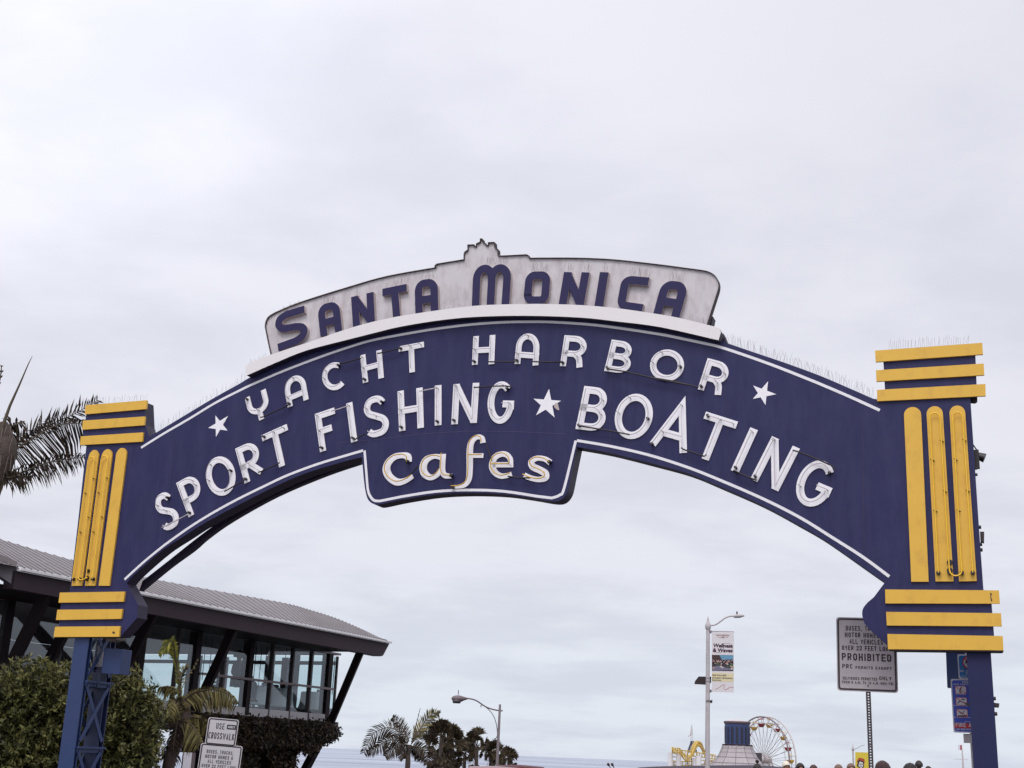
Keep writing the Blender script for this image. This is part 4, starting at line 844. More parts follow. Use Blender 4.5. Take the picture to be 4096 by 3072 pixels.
person(3641, 3058, 21, 'dark curly haired head left of the tall distant figure', HB, K[1], SKINS[0], pi*.9, hw=1.1)
person(3675, 3044, 45, 'tall distant person with a round dark hair knot above the crowd', HB, K[0], SKINS[1], pi, hw=1.0)
person(3713, 3066, 50, 'small distant person in a blue jacket at far right of the crowd', HB, K[3], SKINS[1], pi)
person(3029, 3056, 30, 'person in a dark pom pom hat in front of the grey kiosk roof', HB, K[0], SKINS[0], pi, hairdo='pom')
person(0, 0, 0, 'broad shouldered diner seated behind the second glass bay', HB, mat('grey_shirt', (.16, .14, .15), .8), SKINS[1], 1.2, True, base=rw(inside(940, .9), .9, zb-.10), group='diners in the restaurant', hw=1.15).scale = (1.5, 1.3, 1.22)
person(0, 0, 0, 'diner half hidden behind the slanted column', HB, K[0], SKINS[1], -1.2, True, base=rw(inside(872, 1.3), 1.3, zb-.10), group='diners in the restaurant')

# ================================================================== FOLIAGE
def inpoly(x, y, P):
    c = False; n_ = len(P)
    for i in range(n_):
        x1, y1 = P[i]; x2, y2 = P[(i+1) % n_]
        if (y1 > y) != (y2 > y) and x < (x2-x1)*(y-y1)/(y2-y1)+x1: c = not c
    return c
def leaf(mb, p, d, up, L_, W_):
    s = d.cross(up)
    if s.length < 1e-4: s = Vector((1, 0, 0))
    s = s.normalized()*W_/2; mb.v += [tuple(p), tuple(p+d*L_*.45+s), tuple(p+d*L_), tuple(p+d*L_*.45-s)]
    b = len(mb.v)-4; mb.f.append((b, b+1, b+2, b+3)); mb.m.append(0); mb.sm.append(False)
def rdir(up=.3):
    while True:
        v = Vector((RND.uniform(-1, 1), RND.uniform(-1, 1), RND.uniform(-1, 1)))
        if .1 < v.length < 1: return (v.normalized()+Vector((0, 0, up))).normalized()
HEDGE = leafmat('hedge_leaf', (.018, .018, .009), (.30, .29, .10), .4, .3)
HP_ = catmull([(-80, 3120), (-80, 2715), (0, 2690), (40, 2655), (75, 2662), (108, 2612), (128, 2640), (160, 2628), (190, 2658), (230, 2650), (262, 2668), (300, 2655), (345, 2672), (385, 2640), (420, 2668), (455, 2662), (478, 2640), (500, 2672), (528, 2680), (548, 2664), (565, 2712), (592, 2735), (618, 2738), (628, 2790), (655, 2808), (672, 2860), (652, 2935), (655, 3000), (630, 3050), (628, 3120)], 3)
hd = 24.6; hb_ = at(280, 3100, hd+.5); hb_.z = 0
he = empty('hedge', hb_, 'tall leafy green hedge behind the left steel tower', 'hedge')
lm = MB(); cnt = 0
while cnt < 26000:
    x = RND.uniform(-80, 680); y = RND.uniform(2620, 3120)
    yt = y+RND.gauss(0, 9)
    if not inpoly(x, yt, HP_): continue
    k = RND.random()**1.7; p = at(x, y, hd+k*.75)-hb_
    lump = sin(x*.055+1.7*sin(y*.031))*sin(y*.06+1.3*sin(x*.043)); p += Vector((0, .28*lump+.10*sin(y*.15+x*.11), 0))
    if lump > .62 and RND.random() < .75: continue
    d = rdir(.35); d.y -= .35; d.normalize(); L_ = RND.uniform(.05, .13); leaf(lm, p, d, rdir(.4), L_, L_*.36); cnt += 1
lm.build('foliage', HEDGE, he)
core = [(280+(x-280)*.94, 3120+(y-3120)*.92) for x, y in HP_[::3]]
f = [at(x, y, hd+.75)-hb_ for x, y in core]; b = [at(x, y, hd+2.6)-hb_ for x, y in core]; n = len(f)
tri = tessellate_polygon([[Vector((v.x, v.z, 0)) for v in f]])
MB().add(f+b, [tuple(t_) for t_ in tri]+[tuple(i+n for i in t_) for t_ in tri]+[(i, (i+1) % n, n+(i+1) % n, n+i) for i in range(n)]).build('dark_core', mat('hedge_core', (.012, .010, .006), .9, .4, 30, 1, 40), he)  # solid dark core filling the hedge behind its leaves
for px in (40, 200, 420, 560):
    p = at(px, 3080, hd+1.1)-hb_; MB().tube([(p.x, p.y, 0), (p.x, p.y, 1.3)], .05, 6).build('stem', mat('bark', (.06, .045, .035), .9), he)

VINE = leafmat('vine_leaf', (.010, .007, .006), (.085, .055, .030), trans=.12)
def foliage_box(name, poly, offr, n_, lab, cat, core_m, lw=.10, group=None, jit=5, core=True, cpoly=None):
    c = R3(sum(p[0] for p in poly)/len(poly), sum(p[1] for p in poly)/len(poly), (offr[0]+offr[1])/2); bw = RP.world(c)
    e = empty(name, bw, lab, cat, group); mbf = MB(); x0 = min(p[0] for p in poly)-15; x1 = max(p[0] for p in poly)+15; y0 = min(p[1] for p in poly)-15; y1 = max(p[1] for p in poly)+15; k = 0
    while k < n_:
        x = RND.uniform(x0, x1); y = RND.uniform(y0, y1)
        if not inpoly(x+RND.gauss(0, jit), y+RND.gauss(0, jit), poly): continue
        o_ = offr[0]+(offr[1]-offr[0])*RND.random()**2; p = RP.world(R3(x, y, o_))-bw
        d = rdir(-.1); L_ = lw*RND.uniform(.7, 1.5); leaf(mbf, p, d, rdir(.3), L_, L_*.5); k += 1
    mbf.build('foliage', VINE, e)
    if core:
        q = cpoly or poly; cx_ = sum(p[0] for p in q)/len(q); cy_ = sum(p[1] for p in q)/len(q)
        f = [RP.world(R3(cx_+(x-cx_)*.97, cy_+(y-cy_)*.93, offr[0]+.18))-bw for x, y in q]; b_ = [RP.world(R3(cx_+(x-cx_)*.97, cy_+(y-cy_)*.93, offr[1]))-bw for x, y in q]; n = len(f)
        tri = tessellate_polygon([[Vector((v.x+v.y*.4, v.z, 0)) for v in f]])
        MB().add(f+b_, [tuple(t_) for t_ in tri]+[tuple(i+n for i in t_) for t_ in tri]+[(i, (i+1) % n, n+(i+1) % n, n+i) for i in range(n)]).build('dark_core', core_m, e)  # solid dark core behind the vine leaves
    return e
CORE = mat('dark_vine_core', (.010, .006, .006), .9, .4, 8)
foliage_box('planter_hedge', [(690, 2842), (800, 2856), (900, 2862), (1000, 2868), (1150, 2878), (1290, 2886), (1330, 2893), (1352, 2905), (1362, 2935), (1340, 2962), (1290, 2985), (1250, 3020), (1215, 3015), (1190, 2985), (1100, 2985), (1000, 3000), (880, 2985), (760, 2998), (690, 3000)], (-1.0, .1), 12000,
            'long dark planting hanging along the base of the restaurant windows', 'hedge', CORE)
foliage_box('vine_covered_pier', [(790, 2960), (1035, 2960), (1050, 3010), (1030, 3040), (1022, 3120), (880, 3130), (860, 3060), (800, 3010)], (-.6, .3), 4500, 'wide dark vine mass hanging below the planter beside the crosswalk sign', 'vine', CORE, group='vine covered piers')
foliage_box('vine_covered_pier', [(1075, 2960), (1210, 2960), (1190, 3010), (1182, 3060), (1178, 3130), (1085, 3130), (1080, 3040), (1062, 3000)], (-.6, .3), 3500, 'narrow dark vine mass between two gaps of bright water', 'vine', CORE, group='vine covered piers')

# palms
PALM_D = leafmat('dark_palm_leaf', (.014, .009, .007), (.065, .047, .030), trans=.12); PALM_G = leafmat('palm_leaf', (.040, .034, .014), (.30, .25, .10)); PALM_Y = leafmat('young_palm_leaf', (.10, .11, .02), (.30, .28, .06)); PALM_F = leafmat('fan_palm_leaf', (.018, .012, .009), (.10, .078, .045), trans=.12)
TRUNK = mat('palm_bark', (.075, .055, .045), .9, .35, 8, .8, 25); STALK = mat('palm_stalk', (.065, .048, .028), .7, .2, 6)
def frond(mb, mbr, pts, dist, dd, base, up_l, dn_l, n_, rw_=.02, lw=.022, droop=.5, fwd=.55, jit=.15):
    # pts px spine, up_l / dn_l leaflet length (m) on both sides, dd: depth change to the tip
    sp = catmull(pts, 6); m_ = len(sp); P = [at(x, y, dist+dd*(i/(m_-1)))-base for i, (x, y) in enumerate(sp)]
    mbr.tube(P, [rw_*(1-.75*i/(m_-1)) for i in range(m_)], 5)
    seg = [0]
    for a, b in zip(P, P[1:]): seg.append(seg[-1]+(b-a).length)
    for side, Ln in ((1, up_l), (-1, dn_l)):
        for i in range(n_):
            s_ = (i+.5+RND.uniform(-.3, .3))/n_; s_ = .06+.94*s_; L0 = seg[-1]*s_; k = 0
            while k < len(seg)-2 and seg[k+1] < L0: k += 1
            t_ = (L0-seg[k])/max(1e-6, seg[k+1]-seg[k]); p = P[k].lerp(P[k+1], t_); tg = (P[k+1]-P[k]).normalized()
            view = (p+base-CP).normalized(); sd_ = view.cross(tg).normalized()
            if sd_.z < 0: sd_ = -sd_
            sd_ = sd_*side
            env = min(1, s_*4+.35)*(1-.55*max(0, s_-.6)/.4)
            ln = Ln*env*RND.uniform(1-jit*2, 1+jit)
            d = (sd_*(1 if side > 0 else .9)+tg*fwd+Vector((0, RND.uniform(-.35, .35), 0))+Vector((0, 0, -droop*.35))+Vector((RND.uniform(-jit, jit), 0, RND.uniform(-jit, jit)))).normalized()
            q1 = p+d*ln*.55; d2 = (d+Vector((0, 0, -droop))).normalized(); q2 = q1+d2*ln*.45
            wv = (d.cross(view)).normalized()*lw*.62*RND.uniform(.7, 1.3); b0 = len(mb.v)
            mb.v += [tuple(p-wv*.6), tuple(p+wv*.6), tuple(q1+wv), tuple(q1-wv), tuple(q2)]
            mb.f += [(b0, b0+1, b0+2, b0+3), (b0+3, b0+2, b0+4)]; mb.m += [0, 0]; mb.sm += [False, False]
def palm(name, lab, cpx, dist, fronds, trunk, leafm, group=None, cat='palm tree', ground=None):
    c = at(*cpx, dist); tx = trunk[-1]
    tb_ = at(tx[0], tx[1], dist); base = Vector((tb_.x, tb_.y, gz(tb_.x, tb_.y) if ground is None else ground)); e = empty(name, base, lab, cat, group)
    rad = [r_ for *_, r_ in trunk]; P = [at(x, y, dist)-base for x, y, r_ in trunk]; P.append(Vector((P[-1].x, P[-1].y, min(-.2, P[-1].z-.5)))); rad.append(rad[-1]*1.1)
    if len(trunk) > 2: sm_ = catmull([tuple(p)+(r_,) for p, r_ in zip(P, rad)], 4); P = [Vector(q[:3]) for q in sm_]; rad = [q[3]*(1+.06*(i % 2)) for i, q in enumerate(sm_)]
    MB().tube(P, rad, 10).build('trunk', TRUNK, e)
    for fr in fronds:
        l_ = MB(); s_ = MB(); fm_ = fr.pop('mat', leafm); frond(l_, s_, fr.pop('p'), dist, fr.pop('dd', 0), base, **fr); o = l_.build('frond', fm_, e); s_.build('midrib', STALK, o)
    return e
pl = lambda q: zs('PL', q)
bp_ = palm('coconut_palm', 'large dark palm at the left edge with fronds reaching behind the left pillar', (0, 1800), 24.5,
     [dict(p=pl([(60, 1190), (180, 1130), (400, 990), (560, 905), (700, 880), (900, 880)]), dd=.6, up_l=.26, dn_l=.92, n_=64, droop=.9, fwd=.35, lw=.021, jit=.08),
      dict(p=pl([(60, 1200), (200, 1060), (420, 930), (600, 850), (760, 780), (1000, 640)]), dd=.9, up_l=.42, dn_l=.30, n_=40, droop=.15, fwd=1.0, lw=.022, jit=.22),
      dict(p=pl([(-20, 1450), (250, 1370), (450, 1290), (700, 1240), (920, 1220)]), dd=-.5, up_l=.22, dn_l=.42, n_=70, droop=.7, fwd=.45, lw=.017, jit=.22),
      dict(p=pl([(-30, 1420), (100, 1430), (200, 1410), (330, 1420)]), dd=-.9, up_l=.2, dn_l=.3, n_=24, droop=.9, fwd=.2, lw=.03, jit=.4),
      dict(p=pl([(-40, 1000), (60, 960), (130, 900), (250, 870)]), dd=.4, up_l=.25, dn_l=.4, n_=16, droop=.8, fwd=.4, lw=.034, jit=.4),
      dict(p=pl([(-120, 900), (-60, 600), (0, 420), (16, 285)]), dd=0, up_l=.1, dn_l=.1, n_=10, droop=.1, fwd=1.5, rw_=.03)],
     [(-20, 1700, .22), (0, 1800, .30), (-20, 1880, .26), (-60, 2050, .17), (-110, 2500, .17), (-130, 3000, .2)], PALM_D)
sp = MB(); base = bp_.location
P = [at(*p, 24.3)-base for p in pl([(5, 1000), (30, 900), (100, 700), (200, 480), (290, 270), (330, 190)])]; sp.tube(P, [.045, .036, .026, .018, .010, .004], 6); sp.build('spear_leaf', STALK, bp_)
hu = MB()
for i in range(90):
    x = RND.uniform(-60, 62); y = RND.uniform(1700, 1840); p = at(x, y, 24.2+RND.random()*.3)-base; q = p+Vector((RND.uniform(-.08, .04), RND.uniform(-.1, .1), -RND.uniform(.25, .65)))
    hu.tube([p, p.lerp(q, .5)+Vector((RND.uniform(-.03, .03), 0, 0)), q], [.012, .008, .002], 4)
hu.build('fibre_husk', mat('palm_fibre', (.14, .105, .09), .9, .3, 20), bp_)

mpz = lambda q: zs('MP', q)
palm('king_palm', 'yellow green palm with arching fronds beside the crosswalk sign', (735, 2860), 27,
     [dict(p=[(735, 2860), (722, 2780), (712, 2690), (702, 2620), (692, 2545)], dd=.1, up_l=.10, dn_l=.14, n_=30, droop=.1, fwd=1.6, lw=.03, mat=PALM_Y, rw_=.035),
      dict(p=[(704, 2650), (698, 2600), (690, 2565), (665, 2580), (637, 2612)], dd=-.3, up_l=.10, dn_l=.26, n_=34, droop=.5, fwd=.9, lw=.03, mat=PALM_Y),
      dict(p=mpz([(620, 730), (760, 620), (900, 570), (1050, 555), (1200, 580), (1330, 660), (1400, 760)]), dd=-.8, up_l=.12, dn_l=.50, n_=62, droop=.9, fwd=.5, lw=.021, mat=PALM_G),
      dict(p=mpz([(620, 730), (740, 660), (900, 610), (1080, 620), (1250, 700)]), dd=.5, up_l=.10, dn_l=.45, n_=50, droop=.6, fwd=.7, lw=.020, mat=PALM_D),
      dict(p=mpz([(720, 930), (650, 800), (580, 715), (520, 700), (470, 770), (440, 930)]), dd=-.7, up_l=.16, dn_l=.42, n_=54, droop=.9, fwd=.4, lw=.021, mat=PALM_G),
      dict(p=mpz([(560, 1010), (680, 1005), (780, 1070), (850, 1180), (900, 1290)]), dd=-.6, up_l=.10, dn_l=.55, n_=56, droop=.8, fwd=.5, lw=.018, mat=PALM_G),
      dict(p=mpz([(720, 940), (820, 950), (930, 990), (1010, 1070)]), dd=.5, up_l=.10, dn_l=.40, n_=40, droop=.8, fwd=.5, lw=.018, mat=PALM_G),
      dict(p=mpz([(600, 620), (520, 540), (430, 520), (300, 530)]), dd=.5, up_l=.06, dn_l=.34, n_=34, droop=.8, fwd=.8, lw=.018, mat=PALM_G),
      dict(p=mpz([(600, 600), (640, 500), (700, 380), (790, 250), (860, 110)]), dd=.4, up_l=.05, dn_l=.06, n_=8, droop=.4, fwd=1.4, lw=.014, rw_=.010, mat=PALM_G),
      dict(p=mpz([(600, 500), (620, 400), (640, 300), (700, 220)]), dd=-.2, up_l=.14, dn_l=.14, n_=14, droop=.1, fwd=1.2, lw=.018, mat=PALM_G),
      dict(p=mpz([(600, 760), (560, 1000), (520, 1250), (500, 1400)]), dd=-.2, up_l=.25, dn_l=.35, n_=40, droop=.9, fwd=.3, lw=.02, mat=PALM_D),
      dict(p=mpz([(480, 1200), (500, 1380), (470, 1560)]), dd=.2, up_l=.2, dn_l=.35, n_=30, droop=.9, fwd=.4, lw=.018, mat=PALM_D)],
     [(738, 2790, .05), (742, 2850, .10), (725, 2930, .11), (697, 3000, .115), (672, 3076, .12)], PALM_G)
kz = lambda q: zs('K', q)
KD = 60
def kf(p, u, d, n_, dd=0, droop=.6, fwd=.5, m_=None):
    o = dict(p=kz(p), dd=dd, up_l=u, dn_l=d, n_=int(n_*.85), droop=droop*.6, fwd=fwd+.15, lw=.034, jit=.08, rw_=.035)
    if m_: o['mat'] = m_
    return o
palm('coconut_palm', 'feathery coconut palm with wide arching fronds left of the lamp', kz([(650, 760)])[0], KD,
     [kf([(640, 740), (560, 640), (470, 590), (380, 590), (250, 660), (150, 860)], .5, .75, 50, 1.), kf([(640, 750), (520, 720), (400, 730), (310, 800), (200, 850)], .4, .6, 46, -1.), kf([(650, 780), (560, 770), (470, 810), (390, 900)], .4, .6, 40, -2.),
      kf([(680, 740), (760, 620), (840, 500), (930, 420), (985, 430)], .45, .55, 46, 1, .3, .8, PALM_G), kf([(680, 760), (760, 660), (860, 620), (940, 690), (960, 760)], .3, .6, 40, 2), kf([(680, 790), (780, 800), (850, 880), (850, 990)], .4, .55, 40, -1.5), kf([(670, 800), (740, 850), (790, 930)], .3, .5, 30, 1),
      kf([(660, 790), (600, 820), (570, 880), (590, 930)], .3, .4, 26, -1), kf([(650, 730), (600, 620), (530, 520), (470, 470)], .45, .45, 34, 2, .2, .7), kf([(700, 700), (730, 560), (778, 365)], .06, .06, 8, .3, .1, 1.4), kf([(640, 700), (610, 640), (602, 560)], .1, .1, 8, .3, .1, 1.4)],
     [(kz([(650, 770)])[0][0], kz([(650, 770)])[0][1], .14), (kz([(645, 880)])[0][0], kz([(645, 880)])[0][1], .10), (kz([(636, 1040)])[0][0], kz([(636, 1040)])[0][1], .12)], PALM_D)
def fan_palm(cz, dist, lab, R_, nl, spread, skirt=0, tilt=0):
    cx_, cy_ = kz([cz])[0]; c = at(cx_, cy_, dist); base = Vector((c.x, c.y, gz(c.x, c.y))); e = empty('fan_palm', base, lab, 'palm tree', 'shaggy fan palms beside the sea')
    c = c-base; MB().tube([(c.x, c.y, 0), (c.x, c.y, c.z)], [.17, .12], 10).build('trunk', TRUNK, e)
    mbf = MB(); st = MB()
    def fan(o_, d, r_, wide):
        d = d.normalized(); view = Vector((0, 1, 0)); s = d.cross(Vector((RND.uniform(-.4, .4), 1, RND.uniform(-.3, .3)))).normalized()
        K_ = 13
        for k in range(K_):
            a = (k/(K_-1)-.5)*wide; dd_ = (d*cos(a)+s*sin(a)).normalized(); ln = r_*RND.uniform(.8, 1.08); q = o_+dd_*ln*.72; q2 = q+(dd_+Vector((RND.uniform(-.2, .2), 0, -.55))).normalized()*ln*.34
            w_ = d.cross(s).cross(dd_).normalized()*r_*.085; b0 = len(mbf.v); mbf.v += [tuple(o_), tuple(q+w_), tuple(q-w_), tuple(q2)]; mbf.f += [(b0, b0+1, b0+2), (b0+1, b0+3, b0+2)]; mbf.m += [0, 0]; mbf.sm += [False, False]
    for i in range(nl):
        a = RND.uniform(0, 2*pi); el = RND.uniform(-.45, 1.5); d = Vector((cos(a)*cos(el), sin(a)*cos(el), sin(el))); L_ = spread*RND.uniform(.3, 1.0); o_ = c+d*L_
        st.tube([c, c+d*L_*.5+Vector((0, 0, .05)), o_], .018, 4); fan(o_, d+Vector((0, 0, -.25)), R_*RND.uniform(.75, 1.2), 1.9)
    for i in range(skirt):
        a = RND.uniform(0, 2*pi); hgt = RND.uniform(0, 3.0); o_ = c+Vector((cos(a)*.28, sin(a)*.28, -.1-hgt)); d = Vector((cos(a)*.5, sin(a)*.5, -1)); st.tube([o_, o_+d*.4], .015, 4); fan(o_+d*.4, d, R_*.95, 1.6)
    mbf.build('crown', PALM_F, e); st.build('leaf_stalks', STALK, e)
fan_palm((1010, 690), 84, 'tallest shaggy fan palm directly right of the coconut palm', .55, 38, .78, 90)
fan_palm((1120, 740), 86, 'fan palm merged behind the tallest shaggy one', .52, 30, .8, 80)
fan_palm((1405, 790), 88, 'slender fan palm with bare trunk in the middle of the group', .52, 22, .95, 8)
fan_palm((1270, 880), 90, 'low fan palm left of the slender bare trunked one', .48, 24, .7, 34)
fan_palm((1560, 910), 90, 'low fan palm crossing the lamp post', .48, 22, .75, 26)
fan_palm((1700, 940), 92, 'last small fan palm right of the lamp post', .5, 20, .8, 16)

# ================================================================== STREET FURNITURE
POLE = mat('weathered_white_pole', (.46, .42, .43), .6, .12, 4, .15, 15, dirt=(.16, .10, .09), dirt_amt=.7, dirt_scale=(3, 3, .6), dirt_lo=.55, dirt_hi=.7)
LGREY = mat('brown_grey_lamp_metal', (.13, .10, .105), .5, .15, 4)
def P3(z, q, d): x, y = zs(z, [q])[0]; return at(x, y, d)
def rel(e, p): return Vector(p)-e.location
# cobra lamp by the palms
D_ = 86; b_ = P3('K', (1618, 1029), D_); b_.z = gz(b_.x, b_.y); e = empty('street_lamp', b_, 'brown cobra head street lamp with curved arm pointing left beside the palms', 'street lamp')
tp = rel(e, P3('K', (1659, 325), D_)); tp.x = (tp.x+rel(e, P3('K', (1618, 1029), D_)).x)/2 if False else tp.x
MB().tube([(rel(e, P3('K', (1612, 1080), D_))).xyz*1 if False else Vector((0, 0, 0)), tp], [.13, .075], 10).build('pole', mat('mauve_pole', (.20, .165, .175), .5, .15, 3), e)
arm = catmull([tuple(rel(e, P3('K', q, D_))) for q in ((1690, 395), (1640, 392), (1560, 375), (1490, 345), (1400, 285), (1330, 263), (1255, 258))], 5); MB().tube(arm, .045, 8).build('arm', LGREY, e)
arm = catmull([tuple(rel(e, P3('K', q, D_))) for q in ((1450, 358), (1446, 342), (1470, 334), (1520, 370), (1580, 440), (1618, 540), (1630, 660), (1608, 705), (1595, 700))], 5); MB().tube(arm, .025, 6).build('brace', LGREY, e)
hd_ = MB(); c = rel(e, P3('K', (1195, 262), D_)); hd_.ball(c, .44, 16, 10, sc=(1.0, .6, .50)); hd_.tube([c+Vector((.30, 0, .02)), c+Vector((.62, 0, .03))], [.15, .06], 10); o = hd_.build('lamp_head', LGREY, e)
MB().lathe([(0, -.30), (.24, -.30), (.31, -.10), (.2, -.05)], 14, cx=c.x-.08, cy=c.y).build('lens', mat('dark_lens', (.06, .05, .055), .3), o).location = (0, 0, c.z)
MB().tube([c+Vector((0, 0, .25)), c+Vector((0, 0, .55))], .03, 6).build('finial', LGREY, o)
e['label'] = 'brown cobra head street lamp with curved arm pointing left beside the palms'

def white_lamp(D_, base_px, top, collar, armq, head, w0, w1, lab, name='street_lamp'):
    b_ = at(*base_px, D_); bx = b_.copy(); b_.z = gz(b_.x, b_.y); e = empty(name, b_, lab, 'street lamp', 'white street lamps with banners')
    T_ = rel(e, at(*top, D_)); T_.x = rel(e, at(*base_px, D_)).x*.0+T_.x
    Cc = rel(e, at(*collar, D_))
    MB().tube([(0, 0, 0), (Cc.x, Cc.y, Cc.z)], [w0*1.15, w1], 12).build('pole', POLE, e)
    MB().lathe([(w1*1.0, Cc.z-.12), (w1*1.5, Cc.z-.06), (w1*1.7, Cc.z+.02), (w1*1.25, Cc.z+.10), (w1*.7, Cc.z+.16), (w1*.55, T_.z-.1), (w1*.2, T_.z)], 12, cx=Cc.x, cy=Cc.y).build('finial', POLE, e)
    arm = catmull([tuple(rel(e, at(*q, D_))) for q in armq], 5); MB().tube(arm, w1*.42, 8).build('arm', POLE, e)
    a, b2 = rel(e, at(*head[0], D_)), rel(e, at(*head[1], D_)); h_ = MB(); m_ = (a+b2)/2; L_ = (b2-a).length
    h_.tube([a, a.lerp(b2, .15), a.lerp(b2, .6), b2], [w1*.5, w1*1.0, w1*1.1, w1*.4], 8); o = h_.build('lamp_head', POLE, e)
    MB().tube([a.lerp(b2, .35)+Vector((0, 0, w1)), a.lerp(b2, .35)+Vector((0, 0, w1*2.4))], w1*.4, 8).build('photocell', BLACK, o)
    return e
lz = lambda q: zs('L', q)
wl = white_lamp(44, lz([(562, 1640)])[0], lz([(578, 165)])[0], lz([(573, 262)])[0], lz([(580, 250), (640, 245), (690, 215), (740, 178), (790, 160), (825, 157)]), (lz([(820, 160)])[0], lz([(932, 154)])[0]), .078, .062,
                'tall white street lamp carrying the wellness banner and a small solar panel')
# banner, clamps, box on that pole
BP = Plane(atan2(wl.location.x, wl.location.y), 44.); bo = empty('banner', BP.world(BP.loc(*lz([(608, 610)])[0], 0)), 'white Wellness and Waves banner hanging from the tall lamp', 'banner', 'banners on lamp posts', rz=-BP.az)
BC = BP.loc(*lz([(608, 610)])[0], 0)
def B2(q): v = BP.loc(*zs('BN', [q])[0], 0); return (v.x-BC.x, v.z-BC.z)
BCL = mat('banner_cloth', (.66, .62, .63), .8, .04, 2)
tl, tr_, br, bl = B2((328, 150)), B2((835, 152)), B2((832, 1545)), B2((328, 1533))
MB().prism([bl, br, tr_, tl], 0, .012).build('cloth', BCL, bo)
def flat(name, q, y, m, par=None): return MB().prism([B2(p) for p in q], y, y+.002).build(name, m, par or bo)
flat('yellow_panel', [(330, 1090), (825, 1110), (825, 1300), (330, 1290)], -.003, mat('banner_yellow', (.66, .58, .36), .8))
flat('printed_picture', [(328, 683), (820, 688), (820, 1057), (328, 1050)], -.003, mat('picture_dark', (.05, .035, .045), .8))
flat('printed_sky', [(500, 690), (818, 692), (818, 790), (560, 790)], -.005, mat('picture_sky', (.12, .28, .42), .8))
flat('printed_roof', [(328, 690), (470, 690), (522, 730), (522, 810), (328, 830)], -.006, mat('picture_roof', (.06, .03, .03), .8))
flat('printed_lawn', [(680, 920), (818, 900), (818, 980), (680, 960)], -.005, mat('picture_lawn', (.05, .14, .06), .8)); flat('printed_lawn', [(425, 870), (510, 880), (500, 900), (430, 905)], -.005, mat('picture_lawn', (.05, .14, .06), .8))
flat('printed_path', [(330, 960), (480, 930), (800, 1010), (700, 1035), (330, 1045)], -.0045, mat('picture_path', (.16, .15, .22), .8))
pm = [mat('picture_white', (.55, .5, .5), .8), mat('picture_black', (.02, .012, .02), .8), mat('picture_pink', (.45, .25, .22), .8)]
pr = [MB(), MB(), MB()]
for i in range(110):
    x = RND.uniform(340, 810); y = 790+(abs(RND.gauss(0, .5)))*150
    if y > 1030: continue
    s_ = 6+(y-780)*.06; c_ = B2((x, y)); h_ = s_*.0016; k = RND.choice((0, 1, 1, 2)); pr[k].prism([(c_[0]-h_*1.4, c_[1]-h_), (c_[0]+h_*1.4, c_[1]-h_*.6), (c_[0]+h_, c_[1]+h_), (c_[0]-h_*.8, c_[1]+h_*.8)], -.0062-.0004*k-.00001*i, -.005)
for p_, m_ in zip(pr, pm): tag(p_.build('printed_crowd', m_, bo), kind='stuff')
def btext(s_, x0, x1, yb_, hz_, m_, bold=.02, shear=0., y=-.004, name='lettering'):
    a = B2((x0, yb_)); b = B2((x1, yb_)); c_ = B2((x0, yb_-hz_)); mbt = MB(); put_text(mbt, s_, a[0], b[0], a[1], c_[1]-a[1], y, bold, shear=shear); return mbt.build(name, m_, bo)
RDT = mat('banner_red_ink', (.25, .06, .05), .8); DKT = mat('banner_dark_ink', (.06, .02, .05), .8); BKT = mat('sign_black', (.02, .010, .014), .6)
btext('SANTA MONICA', 432, 728, 250, 38, RDT, .02); btext('PIER', 530, 625, 297, 32, RDT, .02)
flat('rule_line', [(458, 281), (512, 281), (512, 286), (458, 286)], -.004, RDT); flat('rule_line', [(645, 281), (700, 281), (700, 286), (645, 286)], -.004, RDT)
btext('Wellness', 352, 800, 505, 85, DKT, .045, .12); btext('& Waves', 345, 805, 612, 85, DKT, .045, .12)
mbs = MB(); ribbon(mbs, [B2(p) for p in catmull([(560, 425), (680, 420), (760, 440), (805, 480), (800, 530), (770, 550)], 5)], .007, -.004, 0); mbs.build('swash', DKT, bo)
mbs = MB(); ribbon(mbs, [B2(p) for p in catmull([(360, 590), (400, 622), (480, 632), (560, 622)], 5)], .007, -.004, 0); mbs.build('swash', DKT, bo)
btext('FREE WELLNESS', 332, 658, 1162, 32, BKT, .03); btext('SATURDAY MORNINGS', 334, 805, 1225, 34, BKT, .03); btext('SEASONAL', 334, 552, 1275, 30, BKT, .03)
mbs = MB(); ribbon(mbs, [B2(p) for p in catmull([(398, 1472), (460, 1450), (560, 1385), (612, 1365), (625, 1380), (602, 1430), (620, 1470), (660, 1475), (730, 1430), (790, 1420), (832, 1440)], 5)], .011, -.004, 0); mbs.build('wave_mark', mat('banner_wave_ink', (.32, .09, .07), .8), bo)
cl_ = MB()
for (x, y) in ((300, 140), (300, 1525)): a = B2((235, y)); b = B2((835, y+10)); cl_.tube([(a[0], .01, a[1]), (b[0], .01, b[1])], .010, 6)
cl_.build('banner_rod', LGREY, bo)
def lprism(name, q, yoff, dep, m, z='L'):
    Mx = Matrix.Rotation(0, 4, 'Z'); pts = [BP.loc(*p, yoff) for p in zs(z, q)]; mbp = MB(); W0 = wl.location
    mbp.prism([(v.x, v.z) for v in pts], yoff, yoff+dep); mbp.v = [tuple(BP.world(Vector(v))-W0) for v in mbp.v]; return mbp.build(name, m, wl)
lprism('solar_panel', [(480, 755), (605, 757), (603, 815), (580, 838), (437, 830), (445, 800)], .08, .05, mat('solar_panel_back', (.018, .008, .010), .5))
lprism('loudspeaker', [(592, 990), (617, 988), (615, 1015), (600, 1018), (590, 1008)], .02, .12, BLACK)
for y in (768, 798, 990, 1000): lprism('strap', [(549, y), (592, y), (592, y+4), (549, y+4)], -.085, .01, LGREY)
for y in (300, 885): lprism('clamp', [(588, y), (608, y), (608, y+26), (586, y+30)], -.03, .06, LGREY)

